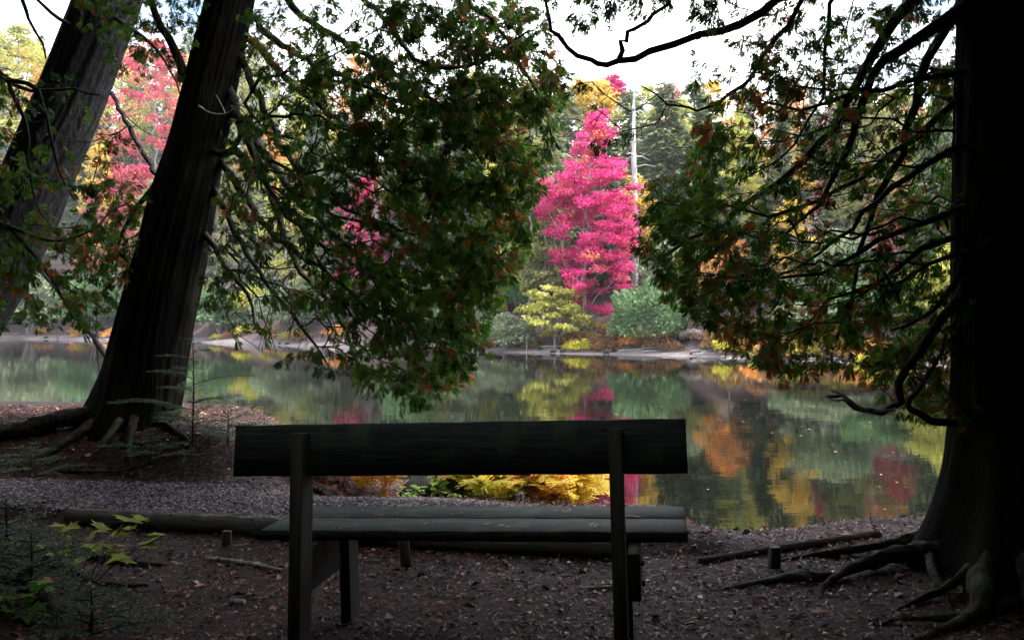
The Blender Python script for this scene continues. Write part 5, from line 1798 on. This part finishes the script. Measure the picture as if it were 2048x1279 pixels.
hemlock('slender hemlock sapling in front of the leaning cedar trunk', 385, 850, 7.6, 0.98, 16, 0.85, 301)
hemlock('low hemlock seedling at the left edge below the grey trunk', 60, 870, 7.3, 0.3, 12, 0.5, 302)
hemlock('low hemlock seedling at the foot of the leaning cedar', 300, 880, 7.4, 0.28, 12, 0.5, 303)
hemlock('hemlock seedling at the top of the mound near the bench', 455, 890, 7.7, 0.32, 12, 0.55, 304)
hemlock('bushy hemlock seedling at the left edge beside the path', 10, 1075, 4.4, 0.35, 20, 0.4, 305)
hemlock('bushy hemlock seedling in the lower left foreground', 60, 1180, 4.0, 0.3, 20, 0.38, 306)
hemlock('dark hemlock seedling in the bottom left foreground', 180, 1270, 3.75, 0.22, 16, 0.34, 307)

# --- leaf litter and path gravel
def scatter_ground(n, xr, yr, keep, seed):
    rng = np.random.default_rng(seed)
    x = rng.uniform(*xr, n)
    y = rng.uniform(*yr, n)
    k = keep(x, y, rng)
    x, y = x[k], y[k]
    return np.stack([x, y, near_z(x, y)], -1), rng


def on_path(x, y):
    lo = np.interp(x, LOG_X, LOG_Y) + 0.05
    lo = np.where(x > 1.3, 5.25 + 0.05 * x, lo)
    return (y > lo) & (y < path_far(x))


def litter():
    mb = MB()
    def keep(x, y, rng):
        ye = np.interp(x, EDGE_X, EDGE_Y) + 0.5
        near = y < ye
        return near & (~on_path(x, y) | (rng.random(len(x)) < np.clip(0.3 + 0.7 * (x + 0.2), 0.3, 1)))
    pos, rng = scatter_ground(125000, (-6.2, 4.6), (2.9, 9.6), keep, 401)
    n = len(pos)
    pos[:, 2] += rng.uniform(0.001, 0.012, n)
    a = rng.uniform(0, 6.283, n)
    ax = np.stack([np.cos(a), np.sin(a), rng.normal(0, 0.28, n)], -1)
    nr = np.stack([rng.normal(0, 0.45, n), rng.normal(0, 0.45, n), np.ones(n)], -1)
    twig = rng.random(n) < 0.5
    ln = np.where(twig, rng.uniform(0.03, 0.1, n), rng.uniform(0.013, 0.04, n) * np.where(rng.random(n) < 0.04, 2.0, 1.0))
    w = np.where(twig, rng.uniform(0.001, 0.0024, n), ln * rng.uniform(0.16, 0.38, n))
    tint = np.clip(rng.beta(1.9, 2.4, n) + np.where(rng.random(n) < 0.05, 0.35, 0.0) + 0.2 * vnoise(pos[:, 0] * 1.3, pos[:, 1] * 1.3, 8), 0, 1)
    diamonds(mb, pos, ax, nr, ln, w, tint, 0.5)
    o = obj('leaf_litter', mb.mesh('leaf_litter'), M['litter'], kind='stuff')
    tag(o, 'red-brown litter of fallen leaves and twigs covering the ground', 'leaf litter')


def gravel():
    mb = MB()
    def keep(x, y, rng):
        edge = 0.09 * vnoise(x * 3, y * 3, 21)
        return on_path(x, y + edge) & (rng.random(len(x)) < np.clip(1.1 - np.maximum(0, x + 0.2) * 0.9, 0.1, 1))
    pos, rng = scatter_ground(70000, (-6.5, 4.2), (5.0, 8.6), keep, 402)
    n = len(pos)
    r = rng.uniform(0.005, 0.014, n)
    pos[:, 2] += r * 0.2
    # each chip: a squat six-sided pyramid-topped stone
    a = rng.uniform(0, 6.283, n)
    V = []
    for k in range(5):
        an = a + k * 1.2566
        rr_ = r * rng.uniform(0.7, 1.25, n)
        V.append(np.stack([pos[:, 0] + rr_ * np.cos(an), pos[:, 1] + rr_ * np.sin(an), pos[:, 2] + rng.uniform(0, 0.35, n) * r], -1))
    V.append(pos + np.stack([rng.normal(0, 0.25, n) * r, rng.normal(0, 0.25, n) * r, r * rng.uniform(0.5, 1.0, n)], -1))
    v = np.stack(V, 1)
    f = np.array([(k, (k + 1) % 5, 5) for k in range(5)])
    ff = (f[None] + (np.arange(n) * 6)[:, None, None]).reshape(-1, 3)
    mb.add(v.reshape(-1, 3), ff, np.repeat(np.clip(rng.beta(2, 2.2, n), 0, 1), 6))
    o = obj('path_gravel', mb.mesh('path_gravel'), M['gravel'], kind='stuff')
    tag(o, 'grey-mauve gravel of the path running behind the bench', 'gravel')


litter()
gravel()

# fallen leaves afloat on the near water
rng = np.random.default_rng(66)
fm = MB()
fx = rng.uniform(-2, 7, 90)
fy = rng.uniform(8.5, 26, 90)
fp = np.stack([fx, fy, np.full(90, WATER + 0.004)], -1)
fa = rng.uniform(0, 6.28, 90)
diamonds(fm, fp, np.stack([np.cos(fa), np.sin(fa), np.zeros(90)], -1), np.tile([0, 0, 1.0], (90, 1)), rng.uniform(0.03, 0.08, 90), rng.uniform(0.012, 0.025, 90), rng.uniform(0.7, 1, 90))
fo_ = obj('floating_leaves', fm.mesh('floating_leaves'), M['litter'], kind='stuff')
tag(fo_, 'tiny fallen leaves afloat on the lake', 'leaves')

# dead needles and leaf scraps lying on the bench seat
rng = np.random.default_rng(55)
for k, (a, u) in enumerate([(0.42, 0.34), (0.5, 0.30), (0.46, 0.27), (0.2, 0.2), (0.36, 0.05), (0.72, 0.12), (1.0, 0.1), (1.08, 0.06), (1.45, 0.1), (1.6, 0.26), (1.3, 0.35), (0.83, 0.3), (0.15, 0.08)]):
    mb = MB()
    n = 9
    pos = np.stack([rng.normal(0, 0.022, n), rng.normal(0, 0.01, n), rng.uniform(0.002, 0.008, n)], -1)
    th_ = rng.uniform(0, 6.28, n)
    diamonds(mb, pos, np.stack([np.cos(th_), np.sin(th_), rng.normal(0, 0.1, n)], -1), np.tile([0, 0, 1.0], (n, 1)), rng.uniform(0.015, 0.05, n), rng.uniform(0.001, 0.004, n), rng.uniform(0.6, 1.0, n))
    o = obj('leaf_scrap', mb.mesh('leaf_scrap'), M['litter'])
    o.location = bpt(a, u, 0.003)
    o.rotation_euler = (0, -B_TILT, -B_YAW)
    tag(o, 'scrap of dry cedar leaf lying on the bench seat', 'leaf', 'dry leaf scraps on the bench seat')


# ------------------------------------------------------------------ haze volume added to imitate lens glare over the far shore
hm, hn, hl, hout = new_mat('glare_haze')
pv = hn.new('ShaderNodeVolumePrincipled')
pv.inputs['Color'].default_value = (0.9, 0.94, 1.0, 1)
pv.inputs['Density'].default_value = 0.0003
pv.inputs['Anisotropy'].default_value = 0.0
hl.new(pv.outputs['Volume'], hout.inputs['Volume'])
hb = MB()
x0, x1, y0, y1, z0, z1 = -430.0, 430.0, -130.0, 710.0, -4.5, 75.0
hv = [(x, y, z) for x in (x0, x1) for y in (y0, y1) for z in (z0, z1)]
hb.add(np.array(hv), np.array([(0, 1, 3, 2), (4, 6, 7, 5), (0, 4, 5, 1), (2, 3, 7, 6), (0, 2, 6, 4), (1, 5, 7, 3)]))
obj('haze', hb.mesh('haze'), hm, kind='stuff')
